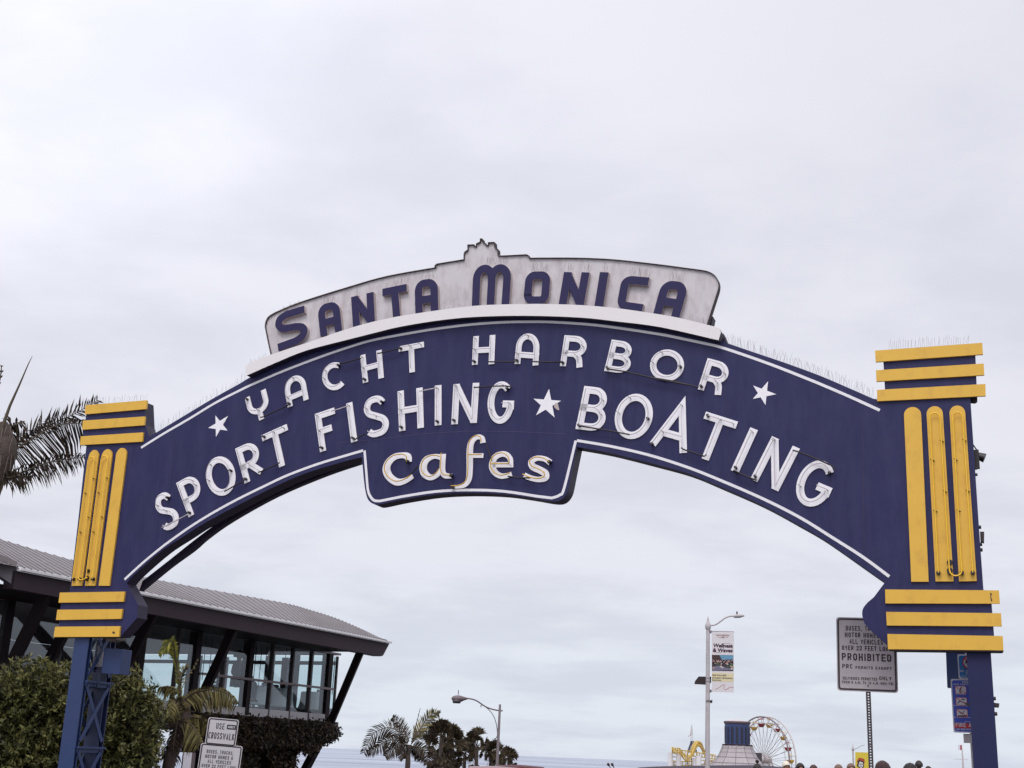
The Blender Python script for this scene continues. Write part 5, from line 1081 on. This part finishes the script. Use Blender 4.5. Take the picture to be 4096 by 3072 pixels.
hzz = lambda q: zs('H', q)
wl2 = white_lamp(100, (hzz([(1148, 560)])[0][0], 3090), hzz([(1146, 245)])[0], hzz([(1143, 305)])[0], hzz([(1150, 308), (1190, 295), (1235, 268), (1290, 252)]), (hzz([(1330, 250)])[0], hzz([(1378, 250)])[0]), .08, .06,
                 'distant white street lamp with the yellow banner behind the sign post')
BQ = Plane(atan2(wl2.location.x, wl2.location.y), 100.); b0 = BQ.loc(*hzz([(1172, 440)])[0], 0)
b2 = empty('banner', BQ.world(b0), 'small yellow banner with a painted skull face on the distant lamp', 'banner', 'banners on lamp posts', rz=-BQ.az)
def Q2(q): v = BQ.loc(*hzz([q])[0], 0); return (v.x-b0.x, v.z-b0.z)
MB().prism([Q2(p) for p in ((1172, 800), (1345, 800), (1345, 348), (1172, 342))], 0, .015).build('cloth', mat('banner_mustard', (.62, .48, .05), .8, .05), b2)
def disc(cz, rx, ry, y, m, name, n_=14):
    c_ = Q2(cz); k = 100/5077/3.16; MB().prism([(c_[0]+rx*k*cos(2*pi*i/n_)*(1+.12*((i*7) % 3-1)), c_[1]+ry*k*sin(2*pi*i/n_)*(1+.1*((i*5) % 3-1))) for i in range(n_)], y, y+.004).build(name, m, b2)
disc((1245, 455), 45, 36, -.006, mat('flower_red', (.35, .06, .03), .8), 'painted_flowers'); disc((1242, 500), 42, 48, -.012, mat('painted_black', (.02, .015, .02), .8), 'painted_hair'); disc((1245, 503), 27, 36, -.018, mat('painted_white', (.6, .57, .55), .8), 'painted_face')
for q, a in (((1234, 496), 8), ((1257, 496), 8), ((1246, 512), 4), ((1246, 526), 12)): disc(q, a, a*.8 if a != 12 else 3, -.024, mat('painted_black', (.02, .015, .02), .8), 'painted_feature', 8)

# ---- road signs
def rr(w_, h_, r_, n_=6, cx_=0, cz_=0):
    out = []
    for (sx, sz, a0_) in ((1, 1, 0), (-1, 1, 90), (-1, -1, 180), (1, -1, 270)):
        for k in range(n_+1): a = radians(a0_+90*k/n_); out.append((cx_+sx*(w_/2-r_)+r_*cos(a), cz_+sz*(h_/2-r_)+r_*sin(a)))
    return out
def frame_at(name, px, dist, lab, cat, roll=0., yaw=0., group=None):
    p = at(*px, dist); az = atan2(p.x, p.y); e = empty(name, Vector((p.x, p.y, 0)), lab, cat, group, rz=-az+yaw); return e, p.z, az
BORD = mat('sign_border_black', (.022, .012, .015), .5)
def plate(e, zc, w_, h_, roll, face, xo=0., yo=0.):
    M = Matrix.Translation((xo, yo, zc)) @ Matrix.Rotation(roll, 4, 'Y'); p = MB().prism(rr(w_, h_, .04), 0, .004).build('plate', face, e, M=M)
    mbb = MB(); ribbon(mbb, rr(w_-.05, h_-.05, .03), .022, -.0015, 0, closed=True); mbb.build('border', BORD, p, M=M)
    return p, M
def stext(p, M, s_, x0, x1, zb_, h_, bold=.02, m_=None, y=-.002):
    mbt = MB(); block_text(mbt, s_, x0, x1, zb_, h_, y, .22 if s_ == 'PROHIBITED' else .18, .55); mbt.build('lettering', m_ or BKT, p, M=M)
LINES = [('BUSES, TRUCKS,', 190, 865, 375, 460), ('MOTOR HOMES &', 172, 870, 490, 575), ('ALL VEHICLES', 252, 838, 605, 690), ('OVER 22 FEET LONG', 117, 978, 716, 795), ('PROHIBITED', 112, 975, 845, 970), ('PRC', 117, 297, 1035, 1110), ('PERMITS EXEMPT', 350, 975, 1068, 1118),
         ('DELIVERIES PERMITTED', 122, 722, 1252, 1302), ('ONLY', 757, 968, 1240, 1302), ('FROM 5 A.M. TO 10 A.M. MON-FRI', 105, 998, 1322, 1368)]
def bus_text(p, M, w_, h_, skew=.045):
    for s_, x0, x1, yt, yb_ in LINES:
        f0 = (x0-22)/1056-.5; f1 = (x1-22)/1056-.5; Yb = (yb_-225-skew*(x0-22)*(0 if s_ in ('PROHIBITED',) else 1)*.5)/1268; hh = (yb_-yt)/1268
        stext(p, M, s_, f0*w_, f1*w_, h_*(.5-Yb), hh*h_, .055 if s_ == 'PROHIBITED' else .035)
def perf_post(e, x, z0, z1, y=.012, w_=.062, m_=DKPOST, M=None):
    mbp = MB(); s = .034; hole = .0085; n_ = int((z1-z0)/s)
    mbp.box(x-w_/2, x-hole, y, y+.03, z0, z1); mbp.box(x+hole, x+w_/2, y, y+.03, z0, z1)
    for k in range(n_): mbp.box(x-hole, x+hole, y+.002, y+.006, z0+k*s, z0+k*s+s-.014)
    return mbp.build('post', m_, e, M=M)
FACE1 = mat('shaded_sign_face', (.47, .41, .43), .5, .1, 3, dirt=(.42, .38, .40), dirt_amt=.6, dirt_scale=(2, 2, 2), dirt_lo=.58, dirt_hi=.68)  # base greyed for the shade the sign hangs in; blotches are dirt
FACE2 = mat('white_sign_face', (.62, .58, .60), .5, .06, 3, dirt=(.35, .27, .27), dirt_amt=.5, dirt_scale=(2, 2, 2), dirt_lo=.58, dirt_hi=.75)
e, zc, az = frame_at('road_sign', (3467, 2618), 17.6, 'shade-greyed vehicle restriction sign on a perforated post, partly hidden by the right pillar base', 'road sign')
p, M = plate(e, zc, .765, .955, radians(.9), FACE1); bus_text(p, M, .765, .955); perf_post(e, 0, 0, zc-.40)
for zz in (.40, -.40): mbb = MB().tube([(0, -.010, zc+zz), (0, 0, zc+zz)], .010, 8); mbb.build('bolt', DKPOST, e)
e, zc, az = frame_at('road_sign', (888, 2928), 25., 'pair of white signs on one leaning post, USE CROSSWALK above a vehicle restriction notice', 'road sign')
rl = radians(2.6)
p, M = plate(e, zc, .56, .49, rl, FACE2)
stext(p, M, 'USE', -.12, .035, .045, .11, .045); stext(p, M, 'CROSSWALK', -.235, .235, -.135, .12, .04)
MB().prism(rr(.165, .085, .012, 3, .158, .10), -.002, 0).build('sticker', BKT, p, M=M); stext(p, M, 'MOOSY', .095, .220, .078, .045, .06, WHITE, -.004)
zc2 = at(869, 3080, 25.).z; p2, M2 = plate(e, zc2-.02, .76, .95, rl, FACE2, xo=at(869, 3080, 25.).x-at(888, 2928, 25.).x+.02); bus_text(p2, M2, .76, .95)
M3 = Matrix.Rotation(rl*.9, 4, 'Y'); perf_post(e, -zc*sin(rl*.9), 0, zc+.2, M=M3)

# blue pier rule signs on a white post behind the right support
prz = lambda q: zs('PR', q)
PD = 17.35; e, zc, az = frame_at('rules_sign_post', (3880, 2900), PD, 'white square post carrying two blue pier rule signs behind the right support', 'sign post')
PQ = Plane(az, PD); E0 = PQ.loc(3880, 2900, 0)
def q2(z): v = PQ.loc(*prz([z])[0], 0); return (v.x-E0.x, v.z)
pt = q2((418, 80)); pbm = q2((455, 1659)); MB().box(pt[0]-.045, pt[0]+.045, .03, .12, 0, pt[1]).build('post', POLE, e)
a, b = q2((347, 1195)), q2((396, 1320)); MB().box(a[0], pt[0]-.045, .04, .10, b[1], a[1]).build('meter_box', POLE, e)
SB = mat('sign_blue', (.03, .065, .46), .45, .06, 2); SB2 = mat('sign_sky_blue', (.02, .17, .48), .45, .06, 2); SWH = mat('sign_white', (.62, .60, .66), .5); SRED = mat('sign_red', (.50, .02, .04), .5)
def splate(tl_, bl_, w_, m_, nm='rules_plate'):
    A, B = q2(tl_), q2(bl_); h_ = A[1]-B[1]; xl = (A[0]+B[0])/2; o = MB().prism(rr(w_, h_, .02, 4, xl+w_/2, (A[1]+B[1])/2), 0, .006).build(nm, SWH, e)
    MB().prism(rr(w_-.03, h_-.03, .03, 4, xl+w_/2, (A[1]+B[1])/2), -.002, 0).build('face', m_, o); return o, xl, A[1], h_
o1, x1_, zt1, h1 = splate((262, 125), (290, 455), .28, SB2)
cxx, czz = x1_+.14, zt1-h1*.33
MB().prism([(cxx+.078*cos(2*pi*k/24), czz+.078*sin(2*pi*k/24)) for k in range(24)], -.003, -.001).build('disc', SWH, o1)
mbb = MB(); ribbon(mbb, [(cxx+.078*cos(2*pi*k/24), czz+.078*sin(2*pi*k/24)) for k in range(24)], .014, -.005, -.001, closed=True); ribbon(mbb, [(cxx-.055, czz+.055), (cxx+.055, czz-.055)], .014, -.0055, -.001); mbb.build('prohibition_ring', SRED, o1)
mbb = MB(); mbb.prism([(cxx-.04, czz-.03), (cxx-.02, czz+.03), (cxx-.035, czz+.04), (cxx-.05, czz+.0)], -.0042, -.002); mbb.prism([(cxx-.015, czz-.03), (cxx+.05, czz-.03), (cxx+.05, czz+.0), (cxx+.02, czz+.035), (cxx-.01, czz+.01)], -.0044, -.002); mbb.build('pictogram', BKT, o1)
def etext(o_, s_, xc, w_, zb_, h_, m_=SWH, bold=.02): mbt = MB(); block_text(mbt, s_, xc-w_/2, xc+w_/2, zb_, h_, -.004, .2, .4); mbt.build('lettering', m_, o_)
etext(o1, 'NO VENDING', cxx, .24, zt1-h1*.72, .026); etext(o1, 'ZONE', cxx, .10, zt1-h1*.82, .026); etext(o1, 'SMMC 6.112', cxx, .2, zt1-h1*.91, .014)
o2, x2_, zt2, h2 = splate((172, 457), (220, 1180), .46, SB)
cx2 = x2_+.235; Zf = lambda y: zt2-h2*(y-457)/723
etext(o2, 'PIER RULES', cx2, .19, Zf(517), .030); etext(o2, 'MAKE YOUR VISIT FUN AND SAFE', cx2, .40, Zf(540), .018)
for y in (606, 760, 918):
    for k in (0, 1):
        xx = x2_+.115+k*.20; o3 = MB().prism(rr(.13, .094, .018, 4, xx, Zf(y)), -.004, -.002).build('pictogram_panel', SWH, o2)
        mbb = MB(); ribbon(mbb, rr(.13, .094, .018, 4, xx, Zf(y)), .006, -.0052, -.003, closed=True); ribbon(mbb, [(xx-.055, Zf(y)+.037), (xx+.055, Zf(y)-.037)], .007, -.0055, -.003); mbb.build('red_slash', SRED, o3) if k == 0 else None
        mbb = MB()
        if y == 606: ribbon(mbb, [(xx+.01, Zf(y)+.035), (xx-.01, Zf(y)), (xx-.01, Zf(y)-.035)], .014, -.0048, -.003); ribbon(mbb, [(xx-.01, Zf(y)-.03), (xx+.01, Zf(y)-.03)], .01, -.0046, -.003)
        elif y == 760: mbb.prism([(xx-.01, Zf(y)+.02), (xx+.02, Zf(y)+.036), (xx+.05, Zf(y)+.02)], -.0048, -.003); ribbon(mbb, [(xx-.045, Zf(y)-.025), (xx-.02, Zf(y)+.005), (xx+.02, Zf(y)-.01), (xx+.04, Zf(y)-.02)], .012, -.0046, -.003)
        else: mbb.prism([(xx-.055, Zf(y)-.042), (xx+.055, Zf(y)-.042), (xx+.055, Zf(y)-.022), (xx-.05, Zf(y)-.028)], -.0048, -.003); ribbon(mbb, [(xx-.04, Zf(y)+.02), (xx, Zf(y)-.01), (xx+.03, Zf(y)+.03)], .008, -.0046, -.003)
        mbb.build('pictogram', BKT, o3)
    etext(o2, {606: 'NO ALCOHOL', 760: 'NO UNPERMITTED VENDING', 918: 'NO JUMPING OR DIVING'}[y], x2_+.115, .12 if y == 606 else .2, Zf(y+64), .014)
MB().box(x2_+.015, x2_+.445, -.004, -.002, Zf(1120), Zf(1052)).build('red_band', SRED, o2)
mbt = MB(); block_text(mbt, 'FIRE ACCESS', x2_+.03, x2_+.40, Zf(1103), .050, -.006, .17, .45); mbt.build('lettering', SWH, o2)
etext(o2, 'CITY OF SANTA MONICA', x2_+.24, .2, Zf(1038), .014); etext(o2, 'NO OBSTRUCTIONS ON PIER', x2_+.23, .38, Zf(1146), .020)

# white square post low at the left
e, zc, az = frame_at('white_post', (750, 3030), 34., 'small square white post standing before the water, left of the road signs', 'post')
o = MB().box(-.10, .10, -.05, .05, -.1, zc+.12).build('shaft', mat('whitewash', (.55, .52, .56), .7), e); MB().box(.10, .19, -.05, .05, -.1, zc+.12).build('shadow_side', mat('shaded_post_side', (.10, .075, .085), .7), e)  # dark slab paints the shaded side of the white post

# ---- grey kiosk roof and dark paddles
KD_ = 60.; kp = Plane(0.2, 0); c_ = P3('W', (950, 905), KD_); kp = Plane(atan2(c_.x, c_.y), KD_)
kb = kp.loc(*zs('W', [(950, 905)])[0]); e = empty('kiosk', kp.world(Vector((kb.x, 0, gz(c_.x, c_.y)))), 'long low kiosk with flat grey roof edge below the round tower', 'kiosk', rz=-kp.az)
def k2(z, q): v = kp.loc(*zs(z, [q])[0]); return (v.x-kb.x, v.z-gz(c_.x, c_.y))
pts = [k2('W', q) for q in ((-480, 930), (-300, 918), (0, 906), (800, 893), (1560, 888), (1900, 905), (2250, 945))]
MB().prism([(p[0], p[1]) for p in pts]+[(pts[-1][0], pts[-1][1]-.35), (pts[0][0], pts[0][1]-.35)], 0, 5).build('roof', mat('grey_kiosk_roof', (.115, .10, .125), .6, .1, 1), e)
MB().box(pts[0][0]+.3, pts[-1][0]-.3, .2, 4.8, -.3, pts[0][1]-.36).build('wall', BROWN, e)
for i, (a, b, lab) in enumerate((((1303, 178), (1330, 222), 'left one of two small dark paddle markers above the kiosk edge'), ((1343, 178), (1366, 222), 'right one of two small dark paddle markers above the kiosk edge'))):
    s_ = 2.458; A = (1900+a[0]/s_, 2980+a[1]/s_); B = (1900+b[0]/s_, 2980+b[1]/s_); pb = at(*B, 40.); pa = at(*A, 40.); base = Vector((pb.x, pb.y, gz(pb.x, pb.y)))
    e = empty('paddle_marker', base, lab, 'marker', 'dark paddle markers'); MB().tube([(0, 0, 0), pb-base], .015, 6).build('stalk', BLACK, e)
    d = pa-pb; MB().tube([pb-base, pb-base+d*.35, pb-base+d*.5, pb-base+d*.9, pa-base], [.012, .015, .036, .040, .02], 8).build('paddle', mat('dark_red_paddle', (.03, .012, .014), .5), e)

# ---- red car
CD = 26.; cp_ = at(2080, 3057, CD); e = empty('parked_car', Vector((cp_.x+.0, cp_.y-.3, 0)), 'dark red car whose curved roof just shows at the bottom edge', 'car', rz=0)
RED = mat('dark_red_car_paint', (.075, .007, .010), .5, .05, 2, spec=.25); HT = cp_.z-.01
def carbody(mb, prof, hw_):
    # prof: list (y,z,halfwidth); cross-section loft along y
    vs = []; 
    for (y, zl, zh, w_) in prof:
        for (a, b) in ((-1, 0), (-1, .45), (-.93, .8), (-.72, 1.), (0, 1.04), (.72, 1.), (.93, .8), (1, .45), (1, 0)): vs.append((a*w_, y, zl+(zh-zl)*b))
    m_ = 9; fs = [(i*m_+j, i*m_+j+1, (i+1)*m_+j+1, (i+1)*m_+j) for i in range(len(prof)-1) for j in range(m_-1)]; fs += [tuple(range(m_))[::-1], tuple(range((len(prof)-1)*m_, len(prof)*m_))]; mb.add(vs, fs, 0, True)
k = HT/1.415
lb = MB(); carbody(lb, [(-2.2, .35, .62, .75), (-2.1, .28, .80, .86), (-1.0, .25, .92*k, .90), (1.2, .25, .95*k, .90), (2.1, .28, .92*k, .86), (2.25, .4, .70, .75)], .9); lb.build('body', RED, e)
ub_ = MB(); carbody(ub_, [(-1.0, .85, .93*k, .80), (-.35, .85, 1.36*k, .66), (.3, .85, 1.393*k, .64), (1.2, .85, 1.36*k, .66), (1.9, .85, .98*k, .78)], .8); ub_.build('cabin', RED, e)
wn = MB(); wn.add([(-.62, 1.52, 1.24*k), (.62, 1.52, 1.24*k), (.74, 1.93, 1.0*k), (-.74, 1.93, 1.0*k)], [(0, 1, 2, 3)]); wn.add([(-.60, -.44, 1.33*k), (.60, -.44, 1.33*k), (.74, -1.02, .97*k), (-.74, -1.02, .97*k)], [(3, 2, 1, 0)]); wn.build('windscreen', mat('car_glass', (.02, .02, .025), .08), e)
for sx in (-1, 1):
    MB().box(sx*.80-.012, sx*.80+.012, -.55, 1.2, .98*k, 1.2*k).build('side_window', mat('car_glass', (.02, .02, .025), .08), e)
    MB().ball((sx*.66, -2.12, .66), .12, sc=(1.3, .5, .8)).build('headlight', mat('headlamp', (.6, .6, .6), .1), e)
    for yy in (-1.35, 1.35): w_ = MB().tube([(sx*.78, yy, .32), (sx*.93, yy, .32)], .32, 18).build('tyre', BLACK, e); MB().tube([(sx*.90, yy, .32), (sx*.94, yy, .32)], .19, 12).build('rim', GALV, w_)
# added pale body standing in for the pinkish reflection left of it
e2, zc, az = frame_at('parked_car', (1970, 3068), 24., 'added pale body for the pinkish reflection just left of the dark red car', 'car')
PK = mat('reflection_pink', (.30, .19, .195), .45); zc = at(1985, 3064, 24.).z; k = zc/1.415
lb = MB(); carbody(lb, [(-2.2, .35, .62, .75), (-2.1, .28, .80, .86), (-1.0, .25, .92, .90), (1.2, .25, .95, .90), (2.1, .28, .92, .86), (2.25, .4, .70, .75)], .9); lb.build('body', PK, e2)
ub_ = MB(); carbody(ub_, [(-1.0, .85, .93, .80), (-.35, .85, 1.36*k, .66), (.3, .85, 1.393*k, .64), (1.2, .85, 1.36*k, .66), (1.9, .85, .98*k, .78)], .8); ub_.build('cabin', PK, e2)
wn = MB(); wn.add([(-.60, -.44, 1.33*k), (.60, -.44, 1.33*k), (.74, -1.02, .97*k), (-.74, -1.02, .97*k)], [(3, 2, 1, 0)]); wn.build('windscreen', mat('car_glass', (.02, .02, .025), .08), e2)
for sx in (-1, 1):
    for yy in (-1.35, 1.35): w_ = MB().tube([(sx*.78, yy, .32), (sx*.93, yy, .32)], .32, 18).build('tyre', BLACK, e2); MB().tube([(sx*.90, yy, .32), (sx*.94, yy, .32)], .19, 12).build('rim', GALV, w_)
e2.location.x += .05; e2.location.y -= .3

# ================================================================== THE FAR PIER
wz = lambda q: zs('W', q)
D_ = 200.; c_ = P3('W', (1283, 700), D_); deck = gz(c_.x, c_.y); e = empty('round_pavilion', Vector((c_.x, c_.y, deck)), 'pavilion with flared grey panelled roof and round dark blue louvred tower', 'building')
zw = lambda y: P3('W', (1283, y), D_).z-deck
mpp = D_/5077/4.424*1.005
CONC = mat('grey_roof_panels', (.36, .32, .33), .7, .08, .6, dirt=(.18, .14, .14), dirt_amt=.4, dirt_scale=(.6, .6, .3), dirt_lo=.5, dirt_hi=.75); TB = mat('tower_blue', (.024, .044, .13), .5, .12, .5)
prof = [(247, 535), (262, 590), (290, 660), (330, 740), (385, 820), (450, 895), (560, 1000)]
cone = MB(); cone.lathe([(r_*mpp, zw(y)) for r_, y in prof], 12, smooth=False, a0=pi/12)
cone.build('roof', CONC, e)
rb = MB()
for k in range(12):
    a = pi/12+2*pi*k/12; rb.tube([(r_*mpp*cos(a), r_*mpp*sin(a), zw(y)) for r_, y in prof], .035, 4, smooth=False)
for (r_, y) in ((262, 595), (292, 668), (340, 750), (425, 850)): rb.tube([(r_*mpp*1.004*cos(pi/12+2*pi*k/12), r_*mpp*1.004*sin(pi/12+2*pi*k/12), zw(y)) for k in range(13)], .03, 4, smooth=False)
rb.build('roof_ribs', mat('dark_seams', (.09, .07, .075), .7), e)
MB().lathe([(0, zw(522)), (250*mpp, zw(522)), (252*mpp, zw(540)), (240*mpp, zw(545))], 32).build('lower_cornice', BROWNF, e)
tw_ = MB().lathe([(208*mpp, zw(525)), (208*mpp, zw(150))], 32).build('tower', TB, e)
MB().lathe([(210*mpp, zw(160)), (222*mpp, zw(150)), (224*mpp, zw(118)), (212*mpp, zw(114))], 32).build('cornice', mat('mauve_cornice', (.10, .065, .075), .6), e)
MB().lathe([(214*mpp, zw(116)), (120*mpp, zw(92)), (40*mpp, zw(74)), (0, zw(70))], 32).build('dome', mat('pale_dome', (.5, .46, .46), .6), e)
for k in range(16):
    a = 2*pi*(k+.5)/16; R_ = 209*mpp; h0, h1 = zw(500), zw(210); u_ = Vector((-sin(a), cos(a), 0)); n_ = Vector((cos(a), sin(a), 0)); w_ = .19
    pts = [n_*R_+u_*w_*s_+Vector((0, 0, z_)) for s_, z_ in ((-1, h0), (1, h0), (1, h1-.25), (.6, h1-.05), (0, h1), (-.6, h1-.05), (-1, h1-.25))]; b_ = [p-n_*.3 for p in pts]
    m_ = 7; MB().add([p+n_*.02 for p in pts]+b_, [tuple(range(7))]+[(i, 7+i, 7+(i+1) % 7, (i+1) % 7) for i in range(7)]).build('louvre', mat('louvre_dark', (.012, .014, .035), .6), tw_)
# ferris wheel
D_ = 420.; c_ = P3('W', (1765, 790), D_); base = Vector((c_.x, c_.y, -8.4)); e = empty('ferris_wheel', base, 'white ferris wheel with red and yellow gondolas on the pier', 'ferris wheel')
R_ = 690/4.424*D_/5077; hc = c_.z+8.4; az = atan2(c_.x, c_.y); tilt = az+radians(50)
ex = Vector((cos(tilt), -sin(tilt), 0)); nn_ = Vector((sin(tilt), cos(tilt), 0)); ezv = Vector((0, 0, 1)); hub = Vector((0, 0, hc))
WS = mat('ferris_white_steel', (.50, .46, .46), .5); WD = mat('ferris_dark_steel', (.20, .15, .155), .5)
for so in (-1.3, 1.3):
    m_ = MB(); m_.tube([hub+nn_*so+(ex*cos(2*pi*k/60)+ezv*sin(2*pi*k/60))*R_ for k in range(61)], .24, 5); m_.build('rim', WD if so < 0 else WS, e)
    m_ = MB(); m_.tube([hub+nn_*so+(ex*cos(2*pi*k/40)+ezv*sin(2*pi*k/40))*R_*.86 for k in range(41)], .13, 4); m_.build('inner_rim', WS, e)
for k in range(60):
    a = 2*pi*k/60; so = 1.3 if k % 2 else -1.3; d = ex*cos(a)+ezv*sin(a); MB().tube([hub+nn_*so*.8+d*.8, hub+nn_*so+d*R_], .065, 4, mi=0).build('spoke', WS if k % 2 else WD, e)
MB().tube([hub-nn_*2, hub+nn_*2], 1.1, 14).build('hub', WS, e)
for so in (-3, 3):
    for sx in (-6, 6): MB().tube([hub+nn_*so*.8, Vector((0, 0, 0))+nn_*so+ex*sx], .28, 6).build('support_leg', WS, e)
GR = mat('gondola_red', (.26, .03, .04), .5); GY = mat('gondola_yellow', (.60, .38, .07), .45)
for k in range(20):
    a = 2*pi*(k+.35)/20; p = hub+(ex*cos(a)+ezv*sin(a))*R_*.93; m_ = GR if k % 2 else GY; g_ = MB()
    g_.lathe([(0, -2.2), (.65, -2.15), (1.15, -1.3), (1.2, -1.1), (1.0, -1.1)], 12, cx=p.x, cy=p.y); g_.v = [(x, y, z+p.z) for x, y, z in g_.v]; go = g_.build('gondola', m_, e)
    g_ = MB(); g_.lathe([(1.05, .18), (.9, .30), (0, .42)], 12, cx=p.x, cy=p.y); g_.v = [(x, y, z+p.z) for x, y, z in g_.v]; g_.build('canopy', m_, go)
    g_ = MB()
    g_.tube([p+Vector((0, 0, -1.1)), p+Vector((0, 0, .2))], .06, 4); g_.build('hanger', WS, go)
# small sign board at the wheel
o = MB().box(-1.0, 1.0, -.1, .1, -1.2, 1.2).build('wheel_sign_board', mat('board_dark', (.05, .035, .045), .7)); o.location = P3('W', (1655, 745), 395.); tag(o, 'small dark lettered board between pavilion roof and ferris wheel hub', 'sign')
pb = P3('W', (1655, 745), 395.); o2 = MB().box(-.15, .15, .1, .3, -8.4-pb.z, 0).build('board_post', WS, o)

# roller coaster
D_ = 380.; b_ = P3('W', (400, 850), D_); e = empty('roller_coaster', Vector((b_.x, b_.y, -8.4)), 'yellow tubular roller coaster track on white columns beyond the lamp', 'roller coaster')
YC = mat('coaster_yellow', (.62, .43, .10), .4, .1, .3); WCOL = mat('coaster_white_column', (.70, .68, .70), .6)
def ctr(q, dd=0): return P3('W', q, D_+dd)-e.location
def track(q, dd0, dd1, nm='track'):
    s_ = catmull(q, 6); n_ = len(s_); A = [ctr(p, dd0+(dd1-dd0)*i/(n_-1)) for i, p in enumerate(s_)]
    m_ = MB(); m_.tube(A, .17, 6); up = Vector((0, 0, 1.15)); m_.tube([a+up+Vector((0, 1.2, 0)) for a in A], .11, 5); m_.tube([a+up-Vector((0, 1.2, 0)) for a in A], .11, 5)
    for a in A[::2]: m_.tube([a, a+up+Vector((0, 1.2, 0))], .10, 4); m_.tube([a, a+up-Vector((0, 1.2, 0))], .10, 4)
    m_.build(nm, YC, e)
track([(125, 640), (170, 680), (260, 690), (400, 710), (560, 735), (700, 750), (880, 780)], 0, 5)
track([(150, 660), (250, 665), (310, 750), (380, 815), (440, 790), (500, 700), (540, 600), (590, 550), (640, 580), (680, 680), (720, 720)], -4, 6)
track([(125, 880), (250, 895), (420, 890), (560, 880), (760, 870), (880, 880)], 3, 6)
track([(470, 680), (500, 600), (540, 545), (600, 540), (650, 610), (690, 700)], 8, 10)
hand = MB()
for (q, dd) in (([(125, 838), (300, 828), (560, 822)], 3), ([(780, 715), (930, 735)], 5), ([(780, 820), (880, 822)], 5)): hand.tube([ctr(p, dd) for p in q], .10, 4)
hand.build('handrail', mat('rust_rail', (.30, .15, .06), .6), e)
for x, y0, w_ in ((98, 660, .75), (240, 700, .75), (588, 725, .9), (515, 760, .5)):
    p = ctr((x, y0), 2); MB().tube([(p.x, p.y, 0), (p.x, p.y, p.z)], w_, 10).build('column', WCOL, e)
p0, p1 = ctr((98, 735), 2), ctr((190, 735), 2); MB().tube([p0, p1], .25, 5).build('cross_beam', WCOL, e)
# drop tower with flag
D_ = 400.; b_ = P3('W', (475, 660), D_); e2 = empty('lattice_tower', Vector((b_.x, b_.y, -8.4)), 'narrow dark lattice tower with a slanted top behind the roller coaster', 'tower')
def tt_(q): return P3('W', q, D_)-e2.location
NV = mat('tower_navy_steel', (.05, .05, .09), .5)
for q in (((395, 665), (455, 510), (460, 460)), ((565, 665), (520, 520), (505, 460)), ((470, 665), (478, 460))):
    P = [tt_(p) for p in q]; P = [Vector((P[0].x, P[0].y, 0))]+P; MB().tube(P, .20, 4).build('leg', NV, e2)
m_ = MB()
for i in range(9):
    y = 470+i*22; w_ = 25+(y-460)*.36; a, b = (478-w_, y), (485+w_*.9, y+20); m_.tube([tt_(a), tt_(b)], .11, 4); m_.tube([tt_((b[0], y)), tt_((a[0], y+20))], .11, 4)
m_.build('bracing', NV, e2)
m_ = MB(); m_.tube([tt_((458, 460)), tt_((460, 350))], .10, 4); m_.tube([tt_((485, 460)), tt_((484, 350))], .10, 4); m_.tube([tt_((466, 350)), tt_((470, 260)), tt_((474, 172))], [.35, .30, .08], 6); m_.build('mast', WS, e2)
fg = MB(); a, b, c_, d_ = [tt_(q) for q in ((455, 345), (410, 372), (412, 384), (458, 362))]; fg.add([a, b, c_, d_, *[v+Vector((0, .05, 0)) for v in (a, b, c_, d_)]], [(0, 1, 2, 3), (7, 6, 5, 4), (0, 4, 5, 1), (1, 5, 6, 2), (2, 6, 7, 3), (3, 7, 4, 0)])
fo = fg.build('flag', mat('flag_red', (.30, .03, .05), .8)); fo.location = e2.location; tag(fo, 'tiny dark red and white flag flying from the lattice tower mast', 'flag')
a, b = tt_((450, 350)), tt_((420, 364)); MB().tube([a-Vector((0, .1, .15)), b-Vector((0, .1, .15))], .12, 4).build('white_stripe', SWH, fo)
# ship mast at the right
D_ = 260.; b_ = at(3850, 3072, D_); e = empty('signal_mast', Vector((b_.x, b_.y, -8.4)), 'thin signal mast with crossbar and small flag at the far right', 'mast')
def mm(q): return at(*prz([q])[0], D_)-e.location
top = mm((328, 1340)); MB().tube([(mm((345, 1659)).x, 0, 0), mm((340, 1545)), top], [.2, .16, .05], 6).build('pole', WS, e); MB().tube([mm((222, 1538)), mm((410, 1546))], .06, 4).build('yard', WS, e)
m_ = MB(); m_.tube([mm((338, 1545)), mm((334, 1659))], .04, 4); m_.tube([mm((342, 1545)), mm((360, 1659))], .04, 4); m_.build('stay', WS, e)
fo = MB().box(-.6, 0, -.03, .03, -.45, .45).build('flag', mat('flag_red', (.30, .03, .05), .8)); fo.location = mm((326, 1385))+e.location; tag(fo, 'tiny flag on the signal mast at far right', 'flag'); MB().box(-.6, -.3, -.05, -.03, -.45, .45).build('white_half', SWH, fo)
